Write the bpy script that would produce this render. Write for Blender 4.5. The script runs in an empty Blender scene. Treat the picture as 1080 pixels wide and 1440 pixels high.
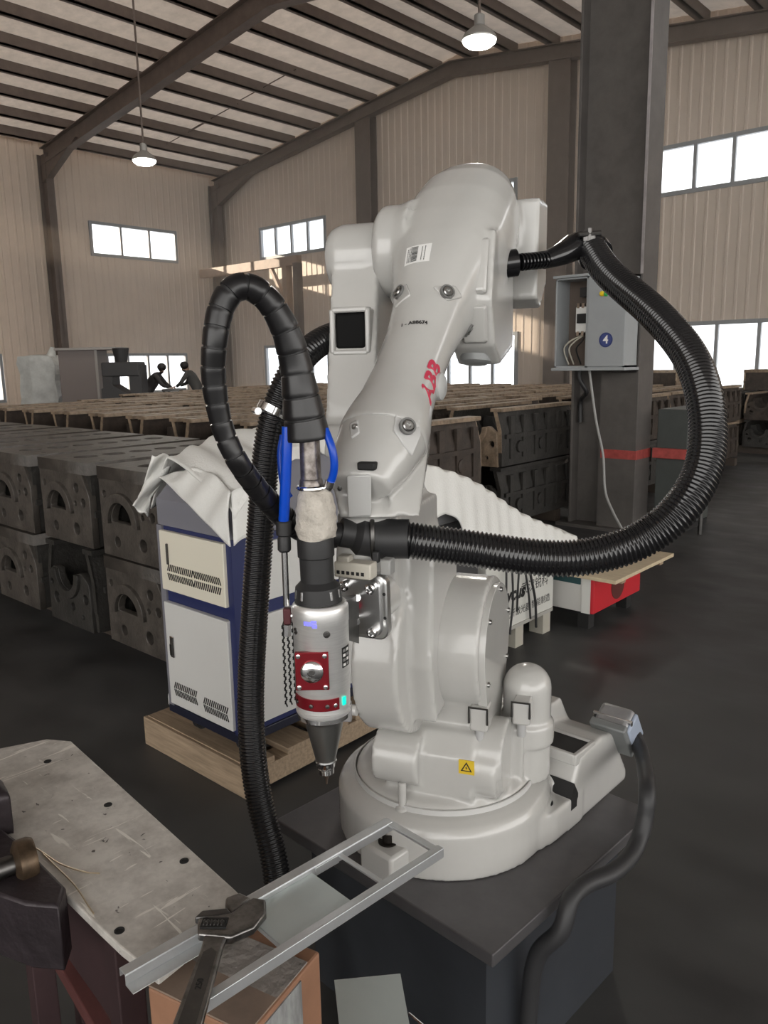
import bpy, bmesh, math, random
import numpy as np
from mathutils import Matrix, Vector
from mathutils.bvhtree import BVHTree

random.seed(7)
scene = bpy.context.scene
COL = scene.collection

# ------------------------------------------------------------------ camera
FPX = 1104.3
YAW, PITCH, ROLL = (math.radians(a) for a in (42.06, 10.79, 1.064))
CAMZ = 1.55
_cy, _sy = math.cos(YAW), math.sin(YAW)
_f = np.array([-_sy * math.cos(PITCH), _cy * math.cos(PITCH), -math.sin(PITCH)])
_r = np.array([_cy, _sy, 0.0])
_d = np.cross(_f, _r)
_R = math.cos(ROLL) * _r + math.sin(ROLL) * _d
_D = -math.sin(ROLL) * _r + math.cos(ROLL) * _d
CPOS = np.array([0.0, 0.0, CAMZ])
cam_data = bpy.data.cameras.new('camera')
cam_data.sensor_fit = 'VERTICAL'
cam_data.sensor_height = 36.0
cam_data.lens = FPX / 1440.0 * 36.0
cam_data.clip_start = 0.02
cam_data.clip_end = 300
cam = bpy.data.objects.new('camera', cam_data)
COL.objects.link(cam)
m = Matrix.Identity(4)
for i in range(3):
    m[i][0], m[i][1], m[i][2], m[i][3] = _R[i], -_D[i], -_f[i], CPOS[i]
cam.matrix_world = m
scene.camera = cam

# ------------------------------------------------------------------ world, sun, exposure
world = bpy.data.worlds.new('sky')
scene.world = world
world.use_nodes = True
wn = world.node_tree
bg = wn.nodes['Background']
bg.inputs[0].default_value = (1.0, 0.978, 0.945, 1)
bg.inputs[1].default_value = 2.7
sun_data = bpy.data.lights.new('sun', 'SUN')
sun_data.energy = 9.0
sun_data.angle = math.radians(0.6)
sun_data.color = (1.0, 0.80, 0.58)
sun = bpy.data.objects.new('sun', sun_data)
COL.objects.link(sun)
sun.rotation_euler = Vector((5.0, 3.6, -1.3)).to_track_quat('-Z', 'Y').to_euler()
sun.location = (-40, -20, 20)
scene.view_settings.view_transform = 'Standard'
scene.view_settings.look = 'None'
scene.view_settings.exposure = 0.40
scene.view_settings.gamma = 1.0
scene.view_settings.use_curve_mapping = False

# ------------------------------------------------------------------ pixel helpers (a pixel gives a direction only)
def ray(x, y):
    return _f + _R * (x - 540) / FPX + _D * (y - 720) / FPX
def onZ(x, y, z):
    v = ray(x, y); return CPOS + v * (z - CAMZ) / v[2]
def onX(x, y, X):
    v = ray(x, y); return CPOS + v * X / v[0]
def onY(x, y, Y):
    v = ray(x, y); return CPOS + v * Y / v[1]
def onF(x, y, fw):          # at a horizontal forward distance fw in metres
    v = ray(x, y); return CPOS + v * fw / (-v[0] * _sy + v[1] * _cy)
def CF(r, f, z):            # right / forward / up, in metres from the camera's foot point
    return np.array([r * _cy - f * _sy, r * _sy + f * _cy, z])
A_ = np.array

# ------------------------------------------------------------------ materials
MATS = {}
def mat(name, col, rough=0.5, metal=0.0, var=0.0, scale=8.0, bump=0.0, bscale=60.0, col2=None, coat=0.0, emit=None, spec=0.5, stretch=None):
    if name in MATS: return MATS[name]
    mt = bpy.data.materials.new(name); mt.use_nodes = True
    nt = mt.node_tree; b = nt.nodes['Principled BSDF']
    b.inputs['Base Color'].default_value = (*col, 1)
    b.inputs['Roughness'].default_value = rough
    b.inputs['Metallic'].default_value = metal
    b.inputs['Specular IOR Level'].default_value = spec
    b.inputs['Coat Weight'].default_value = coat
    tc = nt.nodes.new('ShaderNodeTexCoord')
    src = tc.outputs['Object']
    if stretch:
        mp = nt.nodes.new('ShaderNodeMapping'); mp.inputs['Scale'].default_value = stretch
        nt.links.new(src, mp.inputs[0]); src = mp.outputs[0]
    if var > 0 or col2:
        n = nt.nodes.new('ShaderNodeTexNoise'); n.inputs['Scale'].default_value = scale
        n.inputs['Detail'].default_value = 6; n.inputs['Roughness'].default_value = 0.65
        nt.links.new(src, n.inputs['Vector'])
        r = nt.nodes.new('ShaderNodeValToRGB')
        r.color_ramp.elements[0].position = 0.35; r.color_ramp.elements[1].position = 0.68
        c2 = col2 if col2 else tuple(max(0, c * (1 - var)) for c in col)
        r.color_ramp.elements[0].color = (*c2, 1); r.color_ramp.elements[1].color = (*col, 1)
        nt.links.new(n.outputs['Fac'], r.inputs[0]); nt.links.new(r.outputs[0], b.inputs['Base Color'])
    if bump > 0:
        n2 = nt.nodes.new('ShaderNodeTexNoise'); n2.inputs['Scale'].default_value = bscale
        n2.inputs['Detail'].default_value = 4
        nt.links.new(src, n2.inputs['Vector'])
        bp = nt.nodes.new('ShaderNodeBump'); bp.inputs['Strength'].default_value = bump
        bp.inputs['Distance'].default_value = 0.01
        nt.links.new(n2.outputs['Fac'], bp.inputs['Height']); nt.links.new(bp.outputs[0], b.inputs['Normal'])
    if emit:
        b.inputs['Emission Color'].default_value = (*emit[0], 1); b.inputs['Emission Strength'].default_value = emit[1]
    MATS[name] = mt
    return mt

WHITE = mat('robot_white_paint', (0.53, 0.525, 0.505), 0.22, var=0.06, scale=5, coat=0.5)
WALLM = mat('beige_wall_cladding', (0.76, 0.625, 0.51), 0.5, var=0.08, scale=1.2)
STEELGREY = mat('grey_brown_steel_paint', (0.17, 0.13, 0.11), 0.55, var=0.25, scale=3)
COLM = mat('grey_green_column_paint', (0.105, 0.095, 0.088), 0.5, var=0.3, scale=4)
ROOFM = mat('pale_roof_insulation', (0.82, 0.72, 0.65), 0.5, var=0.28, scale=2.2, bump=0.35, bscale=3)
BLACKR = mat('black_plastic_hose', (0.010, 0.010, 0.011), 0.13, coat=0.2)
BLACKM = mat('matte_black_plastic', (0.02, 0.02, 0.021), 0.5)
BLACKW = mat('black_spiral_wrap', (0.012, 0.0115, 0.0125), 0.3, var=0.3, scale=20)
ALU = mat('brushed_aluminium', (0.90, 0.90, 0.89), 0.38, 0.72, var=0.12, scale=30, stretch=(1, 1, 12))
CHROME = mat('bright_steel', (0.78, 0.78, 0.78), 0.12, 1.0)
DSTEEL = mat('dark_steel', (0.16, 0.155, 0.15), 0.38, 1.0, var=0.3, scale=25)
RED = mat('anodised_red', (0.23, 0.012, 0.02), 0.3, 0.55)
BLUE = mat('blue_air_hose', (0.0, 0.06, 0.50), 0.3)
NAVY = mat('navy_cabinet_paint', (0.022, 0.03, 0.105), 0.4)
CABW = mat('white_cabinet_panel', (0.66, 0.66, 0.64), 0.38)
CABC = mat('cream_cabinet_panel', (0.78, 0.74, 0.62), 0.38)
CABG = mat('grey_cabinet_panel', (0.20, 0.20, 0.23), 0.4)
DARK = mat('dark_recess', (0.01, 0.01, 0.01), 0.7)
FOAM = mat('white_foam_sheet', (0.80, 0.80, 0.77), 0.6, bump=0.25, bscale=120)
WOOD = mat('pale_raw_wood', (0.44, 0.33, 0.225), 0.7, var=0.4, scale=6, stretch=(1, 14, 14), bump=0.2)
WOODL = mat('light_plywood', (0.64, 0.53, 0.36), 0.6, var=0.2, scale=5, stretch=(2, 12, 12))
RUST = mat('rust_brown_casting', (0.062, 0.046, 0.036), 0.6, var=0.6, scale=9, bump=0.5, bscale=45)
RUST2 = mat('grey_brown_casting', (0.042, 0.039, 0.035), 0.6, var=0.55, scale=10, bump=0.5, bscale=50)
TAN = mat('sunlit_machined_tan', (0.36, 0.27, 0.19), 0.5, 0.1, var=0.55, scale=16, bump=0.3)  # machined metal tone, with the sun on block tops and wall ends painted in
YELLOW = mat('warning_yellow', (0.72, 0.50, 0.03), 0.5)
INK = mat('black_ink', (0.012, 0.012, 0.012), 0.6)
LABELW = mat('white_label', (0.82, 0.82, 0.80), 0.5)
REDINK = mat('red_print', (0.55, 0.03, 0.075), 0.5)
REDP = mat('red_paint', (0.52, 0.02, 0.03), 0.4)
GREYP = mat('light_grey_box_paint', (0.34, 0.36, 0.37), 0.45, var=0.08, scale=4)

# ------------------------------------------------------------------ mesh builder
class MB:
    def __init__(self):
        self.v = []; self.f = []
    def add(self, vs, fs):
        o = len(self.v)
        self.v.extend([tuple(map(float, p)) for p in vs]); self.f.extend([tuple(i + o for i in q) for q in fs])
        return self
    def box(self, c, h, ax=None):
        c = A_(c, float)
        ax = np.eye(3) if ax is None else A_(ax, float)
        vs = [c + ax[0] * h[0] * i + ax[1] * h[1] * j + ax[2] * h[2] * k for i in (-1, 1) for j in (-1, 1) for k in (-1, 1)]
        fs = [(0, 1, 3, 2), (4, 6, 7, 5), (0, 4, 5, 1), (2, 3, 7, 6), (0, 2, 6, 4), (1, 5, 7, 3)]
        if np.linalg.det(ax) < 0: fs = [q[::-1] for q in fs]
        return self.add(vs, fs)
    def bx(self, x0, x1, y0, y1, z0, z1):
        return self.box(((x0 + x1) / 2, (y0 + y1) / 2, (z0 + z1) / 2), ((x1 - x0) / 2, (y1 - y0) / 2, (z1 - z0) / 2))
    def hull(self, pts):
        bm = bmesh.new()
        for p in pts: bm.verts.new(tuple(map(float, p)))
        bmesh.ops.convex_hull(bm, input=bm.verts)
        dead = [v for v in bm.verts if not v.link_faces]
        bmesh.ops.delete(bm, geom=dead, context='VERTS')
        bmesh.ops.recalc_face_normals(bm, faces=bm.faces)
        bm.verts.index_update()
        vs = [tuple(v.co) for v in bm.verts]; fs = [tuple(v.index for v in f.verts) for f in bm.faces]
        bm.free(); return self.add(vs, fs)
    def rings(self, rings, caps=True, closed=False):
        n = len(rings[0]); vs = [p for r in rings for p in r]; fs = []
        m_ = len(rings)
        for i in range(m_ if closed else m_ - 1):
            a, b = i * n, ((i + 1) % m_) * n
            for k in range(n):
                k2 = (k + 1) % n
                fs.append((a + k, a + k2, b + k2, b + k))
        if caps and not closed:
            fs.append(tuple(range(n))[::-1]); fs.append(tuple(range((m_ - 1) * n, m_ * n)))
        return self.add(vs, fs)
    def cyl(self, p0, p1, r0, r1=None, seg=32):
        r1 = r0 if r1 is None else r1
        return self.lathe(p0, A_(p1, float) - A_(p0, float), [(r0, 0), (r1, float(np.linalg.norm(A_(p1, float) - A_(p0, float))))], seg)
    def lathe(self, o, axis, prof, seg=32):
        o = A_(o, float); a = A_(axis, float); a = a / np.linalg.norm(a)
        t = A_((0, 0, 1.0)) if abs(a[2]) < 0.9 else A_((1.0, 0, 0))
        e1 = np.cross(t, a); e1 /= np.linalg.norm(e1); e2 = np.cross(a, e1)
        rs = [[o + a * h + (e1 * math.cos(2 * math.pi * k / seg) + e2 * math.sin(2 * math.pi * k / seg)) * max(r, 1e-5) for k in range(seg)] for r, h in prof]
        return self.rings(rs)
    def sphere(self, c, r, seg=20, sc=(1, 1, 1), ax=None):
        ax = np.eye(3) if ax is None else A_(ax, float); c = A_(c, float); rs = []
        for i in range(0, seg // 2 + 1):
            t = math.pi * i / (seg // 2); s_ = max(math.sin(t), 1e-4)
            rs.append([c + ax[0] * (r * sc[0] * s_ * math.cos(2 * math.pi * k / seg)) + ax[1] * (r * sc[1] * s_ * math.sin(2 * math.pi * k / seg)) - ax[2] * (r * sc[2] * math.cos(t)) for k in range(seg)])
        return self.rings(rs)
    def tube(self, path, rad, seg=14, up=(0.13, 0.27, 0.95)):
        path = [A_(p, float) for p in path]; n = len(path)
        rad = [rad] * n if np.isscalar(rad) else list(rad)
        rs = []; prev = None
        for i in range(n):
            t = path[min(i + 1, n - 1)] - path[max(i - 1, 0)]; t = t / (np.linalg.norm(t) + 1e-12)
            if prev is None:
                u = A_(up, float); e1 = np.cross(u, t); e1 /= np.linalg.norm(e1)
            else:
                e1 = prev - t * (prev @ t); e1 /= np.linalg.norm(e1)
            prev = e1; e2 = np.cross(t, e1)
            rs.append([path[i] + (e1 * math.cos(2 * math.pi * k / seg) + e2 * math.sin(2 * math.pi * k / seg)) * rad[i] for k in range(seg)])
        return self.rings(rs)
    def sup(self, secs, seg=40):
        # loft of superellipse sections: (centre, e1, e2, half1, half2, exponent)
        rs = []
        for c, e1, e2, a, b, ex in secs:
            ring = []
            for k in range(seg):
                th = 2 * math.pi * k / seg; cs, sn = math.cos(th), math.sin(th)
                ring.append(A_(c) + A_(e1) * a * math.copysign(abs(cs) ** (2 / ex), cs) + A_(e2) * b * math.copysign(abs(sn) ** (2 / ex), sn))
            rs.append(ring)
        return self.rings(rs)
    def prism(self, poly, o, ex, ey, ez, d):
        # polygon in (ex,ey) at o, extruded d along ez
        o, ex, ey, ez = (A_(q, float) for q in (o, ex, ey, ez)); n = len(poly)
        b = [o + ex * p[0] + ey * p[1] for p in poly]; t = [q + ez * d for q in b]
        fs = [tuple(range(n))[::-1], tuple(range(n, 2 * n))] + [(k, (k + 1) % n, (k + 1) % n + n, k + n) for k in range(n)]
        return self.add(b + t, fs)
    def mesh(self, name, M=None, smooth=35, fix=True):
        vs = self.v
        if M is not None:
            Mi = np.array(M.inverted()); vv = np.c_[np.array(vs), np.ones(len(vs))] @ Mi.T; vs = [tuple(p[:3]) for p in vv]
        me = bpy.data.meshes.new(name); me.from_pydata(vs, [], self.f)
        if fix:
            bm = bmesh.new(); bm.from_mesh(me); bmesh.ops.recalc_face_normals(bm, faces=bm.faces); bm.to_mesh(me); bm.free()
        if smooth:
            me.polygons.foreach_set('use_smooth', [True] * len(me.polygons))
            me.set_sharp_from_angle(angle=math.radians(smooth))
        me.update(); return me

def spline(pts, n=120):
    P = [A_(p, float) for p in pts]; P = [2 * P[0] - P[1]] + P + [2 * P[-1] - P[-2]]
    out = []; k = len(P) - 3
    for i in range(k):
        p0, p1, p2, p3 = P[i:i + 4]
        for j in range(12):
            t = j / 12
            out.append(0.5 * (2 * p1 + (p2 - p0) * t + (2 * p0 - 5 * p1 + 4 * p2 - p3) * t * t + (3 * p1 - p0 - 3 * p2 + p3) * t ** 3))
    out.append(P[-2]); out = np.array(out)
    L = np.r_[0, np.cumsum(np.linalg.norm(np.diff(out, axis=0), axis=1))]
    s = np.linspace(0, L[-1], n)
    return np.stack([np.interp(s, L, out[:, i]) for i in range(3)], 1), L[-1]

def MW(o):
    M = o.matrix_basis.copy()
    while o.parent is not None:
        o = o.parent; M = o.matrix_basis @ M
    return M
def props(o, label=None, cat=None, group=None, kind=None):
    if label: o['label'] = label
    if cat: o['category'] = cat
    if group: o['group'] = group
    if kind: o['kind'] = kind
    return o
def thing(name, label, cat, loc=(0, 0, 0), rz=0.0, group=None, kind=None):
    o = bpy.data.objects.new(name, None); COL.objects.link(o)
    o.location = tuple(map(float, loc)); o.rotation_euler = (0, 0, rz); o.empty_display_size = 0.1
    return props(o, label, cat, group, kind)
def link(name, me, mt, parent=None, loc=None, rz=0.0):
    o = bpy.data.objects.new(name, me); COL.objects.link(o)
    if mt is not None and len(me.materials) == 0: me.materials.append(mt)
    if parent is not None: o.parent = parent
    if loc is not None: o.location = tuple(map(float, loc)); o.rotation_euler = (0, 0, rz)
    return o
def part(name, mb, mt, parent=None, local=False, smooth=35, bevel=0.0, fix=True, label=None):
    """mesh written in world coordinates (or local=True), linked under parent"""
    M = None if (local or parent is None) else MW(parent)
    o = link(name, mb.mesh(name, M, smooth, fix), mt, parent)
    if bevel:
        b = o.modifiers.new('bevel', 'BEVEL'); b.width = bevel; b.segments = 2; b.limit_method = 'ANGLE'; b.angle_limit = math.radians(40)
    if label: o['label'] = label
    return o
def solo(name, mb, mt, label, cat, loc, rz=0.0, group=None, kind=None, smooth=35, bevel=0.0):
    """a thing made of a single mesh, with its origin at loc; mesh in world coordinates"""
    M = Matrix.Translation(Vector(tuple(map(float, loc)))) @ Matrix.Rotation(rz, 4, 'Z')
    o = link(name, mb.mesh(name, M, smooth), mt, None, loc, rz)
    if bevel:
        b = o.modifiers.new('bevel', 'BEVEL'); b.width = bevel; b.segments = 2; b.limit_method = 'ANGLE'; b.angle_limit = math.radians(40)
    return props(o, label, cat, group, kind)
def cast(name, mb, mt, parent, voxel=0.007, it=6):
    """a casting: overlapping solids fused, edges rounded"""
    tmp = link('tmp', mb.mesh('tmp', None, 0, True), None)
    r = tmp.modifiers.new('r', 'REMESH'); r.mode = 'VOXEL'; r.voxel_size = voxel
    s = tmp.modifiers.new('s', 'SMOOTH'); s.factor = 0.5; s.iterations = it
    dg = bpy.context.evaluated_depsgraph_get()
    me = bpy.data.meshes.new_from_object(tmp.evaluated_get(dg))
    bpy.data.objects.remove(tmp)
    me.name = name
    if parent is not None: me.transform(MW(parent).inverted())
    me.polygons.foreach_set('use_smooth', [True] * len(me.polygons))
    me.materials.clear(); me.update()
    return link(name, me, mt, parent)
def text(name, s, size, o, ex, ey, mt, parent, off=0.0008, align='CENTER', thick=0.0003, shear=0.0, bold=0.0):
    """flat lettering, world position o, reading direction ex, up ey"""
    cu = bpy.data.curves.new(name, 'FONT'); cu.body = s; cu.size = size; cu.align_x = align; cu.align_y = 'CENTER'
    cu.extrude = thick; cu.shear = shear; cu.offset = bold; cu.resolution_u = 3
    t = bpy.data.objects.new(name, cu); COL.objects.link(t)
    dg = bpy.context.evaluated_depsgraph_get()
    me = bpy.data.meshes.new_from_object(t.evaluated_get(dg)); bpy.data.objects.remove(t)
    ex = Vector(tuple(ex)).normalized(); ey = Vector(tuple(ey)); ez = ex.cross(ey).normalized(); ey = ez.cross(ex)
    M = Matrix(((ex[0], ey[0], ez[0], o[0] + ez[0] * off), (ex[1], ey[1], ez[1], o[1] + ez[1] * off), (ex[2], ey[2], ez[2], o[2] + ez[2] * off), (0, 0, 0, 1)))
    me.transform(M)
    if parent is not None: me.transform(MW(parent).inverted())
    me.name = name
    return link(name, me, mt, parent)
def hit(o, x, y):
    """where the view ray of a pixel meets a part: point and normal, world"""
    dg = bpy.context.evaluated_depsgraph_get(); dg.update()
    M = MW(o); Mi = M.inverted()
    org = Mi @ Vector(tuple(CPOS)); dr = (Mi.to_3x3() @ Vector(tuple(ray(x, y)))).normalized()
    if o.name not in BV: BV[o.name] = BVHTree.FromPolygons([v.co.copy() for v in o.data.vertices], [tuple(p.vertices) for p in o.data.polygons])
    p, n, _, _ = BV[o.name].ray_cast(org, dr)
    if p is None: return None
    return np.array(M @ p), np.array(M.to_3x3() @ n)
BV = {}
def wrap(o, target, off=0.0012):
    s = o.modifiers.new('fit', 'SHRINKWRAP'); s.target = target; s.wrap_method = 'NEAREST_SURFACEPOINT'; s.wrap_mode = 'ABOVE_SURFACE'; s.offset = off
def copy_tree(o, loc=None, rz=None, scale=None, parent=None):
    c = o.copy(); COL.objects.link(c)
    if parent is not None: c.parent = parent
    if loc is not None: c.location = tuple(map(float, loc))
    if rz is not None: c.rotation_euler = (0, 0, rz)
    if scale is not None: c.scale = (scale, scale, scale)
    for ch in o.children: copy_tree(ch, parent=c)
    return c
def plate_mesh(name, outer, holes, thick, bev=0.0):
    """flat plate in local XY with holes, thickness along Z centred on 0"""
    cu = bpy.data.curves.new(name, 'CURVE'); cu.dimensions = '2D'; cu.fill_mode = 'BOTH'; cu.extrude = thick / 2; cu.bevel_depth = bev
    for loop in [outer] + holes:
        sp = cu.splines.new('POLY'); sp.points.add(len(loop) - 1); sp.use_cyclic_u = True
        for k, p in enumerate(loop): sp.points[k].co = (p[0], p[1], 0, 1)
    t = bpy.data.objects.new(name, cu); COL.objects.link(t)
    dg = bpy.context.evaluated_depsgraph_get()
    me = bpy.data.meshes.new_from_object(t.evaluated_get(dg)); bpy.data.objects.remove(t)
    me.name = name
    return me
def circ(cx, cy, r, n=18, a0=0, a1=360):
    full = abs(a1 - a0) >= 360
    return [(cx + r * math.cos(math.radians(a0 + (a1 - a0) * k / (n if full else n - 1))), cy + r * math.sin(math.radians(a0 + (a1 - a0) * k / (n if full else n - 1)))) for k in range(n)]
def frame(ex, ey, o):
    ex = Vector(tuple(ex)).normalized(); ez = ex.cross(Vector(tuple(ey))).normalized(); ey = ez.cross(ex)
    return Matrix(((ex[0], ey[0], ez[0], o[0]), (ex[1], ey[1], ez[1], o[1]), (ex[2], ey[2], ez[2], o[2]), (0, 0, 0, 1)))
def place(name, me, M, mt, parent):
    me.transform(M)
    if parent is not None: me.transform(MW(parent).inverted())
    me.polygons.foreach_set('use_smooth', [True] * len(me.polygons)); me.set_sharp_from_angle(angle=math.radians(35))
    return link(name, me, mt, parent)
# ================================================================== the building
XL, YG = -29.92, 22.5          # eave wall, gable wall
XV = -3.4                      # valley line between the two spans
AP1 = (XL + XV) / 2
def beam_z(x):                 # underside of the rafters
    if x <= XV: return 10.6 - 0.125 * abs(x - AP1)
    return 10.6 - 0.125 * abs(x - (XV + (XV - AP1)))
ROOF = 0.75

def structure(name, mb, mt, **k):
    o = part(name, mb, mt, None, **k); o['kind'] = 'structure'; return o

# floor: dark worn concrete
FLOORM = bpy.data.materials.new('dark_worn_concrete'); FLOORM.use_nodes = True
nt = FLOORM.node_tree; b = nt.nodes['Principled BSDF']
tc = nt.nodes.new('ShaderNodeTexCoord')
n1 = nt.nodes.new('ShaderNodeTexNoise'); n1.inputs['Scale'].default_value = 0.9; n1.inputs['Detail'].default_value = 7
n2 = nt.nodes.new('ShaderNodeTexNoise'); n2.inputs['Scale'].default_value = 5.0; n2.inputs['Detail'].default_value = 6
mp = nt.nodes.new('ShaderNodeMapping'); mp.inputs['Scale'].default_value = (0.55, 0.8, 1)
nt.links.new(tc.outputs['Object'], n1.inputs['Vector']); nt.links.new(tc.outputs['Object'], mp.inputs[0]); nt.links.new(mp.outputs[0], n2.inputs['Vector'])
mx = nt.nodes.new('ShaderNodeMath'); mx.operation = 'ADD'
nt.links.new(n1.outputs['Fac'], mx.inputs[0]); nt.links.new(n2.outputs['Fac'], mx.inputs[1])
rp = nt.nodes.new('ShaderNodeValToRGB')
rp.color_ramp.elements[0].position = 0.38; rp.color_ramp.elements[0].color = (0.034, 0.034, 0.035, 1)
rp.color_ramp.elements[1].position = 0.68; rp.color_ramp.elements[1].color = (0.085, 0.085, 0.084, 1)
hv = nt.nodes.new('ShaderNodeMath'); hv.operation = 'MULTIPLY'; hv.inputs[1].default_value = 0.5
nt.links.new(mx.outputs[0], hv.inputs[0]); nt.links.new(hv.outputs[0], rp.inputs[0]); nt.links.new(rp.outputs[0], b.inputs['Base Color'])
rr = nt.nodes.new('ShaderNodeMapRange'); rr.inputs['From Min'].default_value = 0.35; rr.inputs['From Max'].default_value = 0.65
rr.inputs['To Min'].default_value = 0.42; rr.inputs['To Max'].default_value = 0.62
nt.links.new(n2.outputs['Fac'], rr.inputs['Value']); nt.links.new(rr.outputs[0], b.inputs['Roughness'])
bp = nt.nodes.new('ShaderNodeBump'); bp.inputs['Strength'].default_value = 0.08
nt.links.new(n2.outputs['Fac'], bp.inputs['Height']); nt.links.new(bp.outputs[0], b.inputs['Normal'])
structure('floor', MB().bx(XL - 0.3, 24, -16, YG + 0.3, -0.2, 0.0), FLOORM, smooth=0)

# ribbed cladding sheets, cut out round the windows
def sheet_profile(w=0.9, ribs=3):
    p = w / ribs; out = []
    for k in range(ribs):
        a = k * p
        out += [(a, 0), (a + p * 0.62, 0), (a + p * 0.70, 0.022), (a + p * 0.88, 0.022), (a + p * 0.96, 0)]
    return out + [(w, 0)]
def cladding(parent, o, e, nrm, s0, s1, ztop, wins):
    """sheets from s0 to s1 along e, face normal nrm; wins = (s_a, s_b, z_a, z_b)"""
    W = 0.9; k = int(round((s1 - s0) / W)); pro = sheet_profile()
    for i in range(k):
        a = s0 + i * W; mb = MB()
        for (p, q) in zip(pro[:-1], pro[1:]):
            sm = a + (p[0] + q[0]) / 2
            cuts = sorted([(w[2], w[3]) for w in wins if w[0] <= sm <= w[1]])
            z = 0.0; spans = []
            for c in cuts:
                spans.append((z, c[0])); z = c[1]
            spans.append((z, None))
            for z0, z1 in spans:
                zz1 = [ztop(a + t[0]) if z1 is None else z1 for t in (p, q)]
                pts = [A_(o) + A_(e) * (a + t[0]) + A_(nrm) * t[1] for t in (p, q)]
                mb.add([pts[0] + A_((0, 0, z0)), pts[1] + A_((0, 0, z0)), pts[1] + A_((0, 0, zz1[1])), pts[0] + A_((0, 0, zz1[0]))], [(0, 1, 2, 3)])
        part('cladding_sheet', mb, WALLM, parent, smooth=0, fix=False)

GL = mat('window_glass', (0.9, 0.95, 1), 0.05)
_nt = GL.node_tree; _tr = _nt.nodes.new('ShaderNodeBsdfTransparent'); _gl = _nt.nodes.new('ShaderNodeBsdfGlossy'); _mx = _nt.nodes.new('ShaderNodeMixShader')
_gl.inputs['Roughness'].default_value = 0.05; _mx.inputs[0].default_value = 0.19; _tr.inputs[0].default_value = (0.97, 0.98, 1, 1)
_nt.links.new(_tr.outputs[0], _mx.inputs[1]); _nt.links.new(_gl.outputs[0], _mx.inputs[2]); _nt.links.new(_mx.outputs[0], _nt.nodes['Material Output'].inputs[0])
FRAMEM = mat('grey_window_frame', (0.30, 0.31, 0.32), 0.45)
WN = [0]
def window(o, e, nrm, w, panes):
    WN[0] += 1
    o, e, nrm = A_(o, float), A_(e, float), A_(nrm, float); zv = A_((0, 0, 1.0))
    sa, sb, za, zb = w; t = 0.055; ax = [e, nrm, zv]
    mb = MB(); cs, cz = (sa + sb) / 2, (za + zb) / 2
    for z in (za, zb): mb.box(o + e * cs + zv * z, ((sb - sa) / 2 + t, 0.07, t), ax)
    for s in (sa, sb): mb.box(o + e * s + zv * cz, (t, 0.07, (zb - za) / 2 - t), ax)
    fr = part('window_%d' % WN[0], mb, FRAMEM, None, smooth=0); fr['kind'] = 'structure'
    for i in range(panes):
        a, b_ = sa + (sb - sa) * i / panes, sa + (sb - sa) * (i + 1) / panes
        part('pane', MB().box(o + e * (a + b_) / 2 + zv * cz, ((b_ - a) / 2, 0.004, (zb - za) / 2), ax), GL, fr, smooth=0)
        if i: part('mullion', MB().box(o + e * a + zv * cz + nrm * 0.02, (0.045, 0.05, (zb - za) / 2 - t), ax), FRAMEM, fr, smooth=0)

gw = [(-27.0, -23.1, 5.95, 7.15), (-18.3, -14.4, 5.95, 7.15), (-9.75, -5.7, 5.98, 7.2),
      (-27.0, -23.1, 0.55, 2.3), (-18.0, -14.3, 0.55, 2.4), (-10.1, -5.7, 0.55, 2.45)]
wall = structure('wall_back', MB().bx(-5.6, 24, YG + 0.02, YG + 0.2, 0, 9.0), WALLM, smooth=0)
cladding(wall, (0, YG, 0), (1, 0, 0), (0, -1, 0), XL, -5.62, lambda s: beam_z(s) + 0.80, gw)
for w, k in zip(gw, (4, 4, 4, 4, 4, 4)): window((0, YG, 0), (1, 0, 0), (0, -1, 0), w, k)
lw = [(16.35, 20.2, 5.92, 7.12), (16.6, 20.35, 0.5, 2.05), (9.6, 12.4, 0.4, 2.05), (8.8, 12.5, 5.92, 7.12), (7.0, 7.01, 0.5, 0.51)]
lw = lw[:4]
wall2 = structure('wall_left', MB().bx(XL - 0.2, XL - 0.02, -46, 5.4, 0, 9.8), WALLM, smooth=0)  # unseen plain run, extended this far to block the sun
cladding(wall2, (XL, 0, 0), (0, 1, 0), (1, 0, 0), 5.4, 22.5, lambda s: 9.75, lw)
for w, k in zip(lw, (3, 4, 3, 4)): window((XL, 0, 0), (0, 1, 0), (1, 0, 0), w, k)

structure('sun_shield_wall', MB().bx(XL - 0.2, -5.0, -16.2, -16.0, 0, 11.4), WALLM, smooth=0)  # unseen wall added to block the sun and darken the left side

# roof: pale insulation, purlins, rafters
mb = MB()
for x0, x1 in ((XL - 0.3, AP1), (AP1, XV), (XV, XV + (XV - AP1)), (XV + (XV - AP1), 24)):
    z0, z1 = beam_z(x0) + ROOF, beam_z(x1) + ROOF
    mb.add([(x0, -16, z0), (x1, -16, z1), (x1, YG + 0.3, z1), (x0, YG + 0.3, z0)], [(0, 1, 2, 3)])
_nt = ROOFM.node_tree; _tl = _nt.nodes.new('ShaderNodeBsdfTranslucent'); _mx = _nt.nodes.new('ShaderNodeMixShader'); _mx.inputs[0].default_value = 0.06
_tl.inputs[0].default_value = (0.9, 0.80, 0.72, 1)
_pb = _nt.nodes['Principled BSDF']; _nt.links.new(_pb.outputs[0], _mx.inputs[1]); _nt.links.new(_tl.outputs[0], _mx.inputs[2]); _nt.links.new(_mx.outputs[0], _nt.nodes['Material Output'].inputs[0])
ROOF2 = mat('shading_roof_lining', (0.40, 0.36, 0.33), 0.6, var=0.2, scale=2)  # opaque lining added over the second span to cut top light on the robot
ceil = structure('ceiling', mb, ROOFM, smooth=0, fix=False)
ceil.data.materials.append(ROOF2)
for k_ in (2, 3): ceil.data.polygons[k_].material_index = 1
x = XL + 0.9
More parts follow.
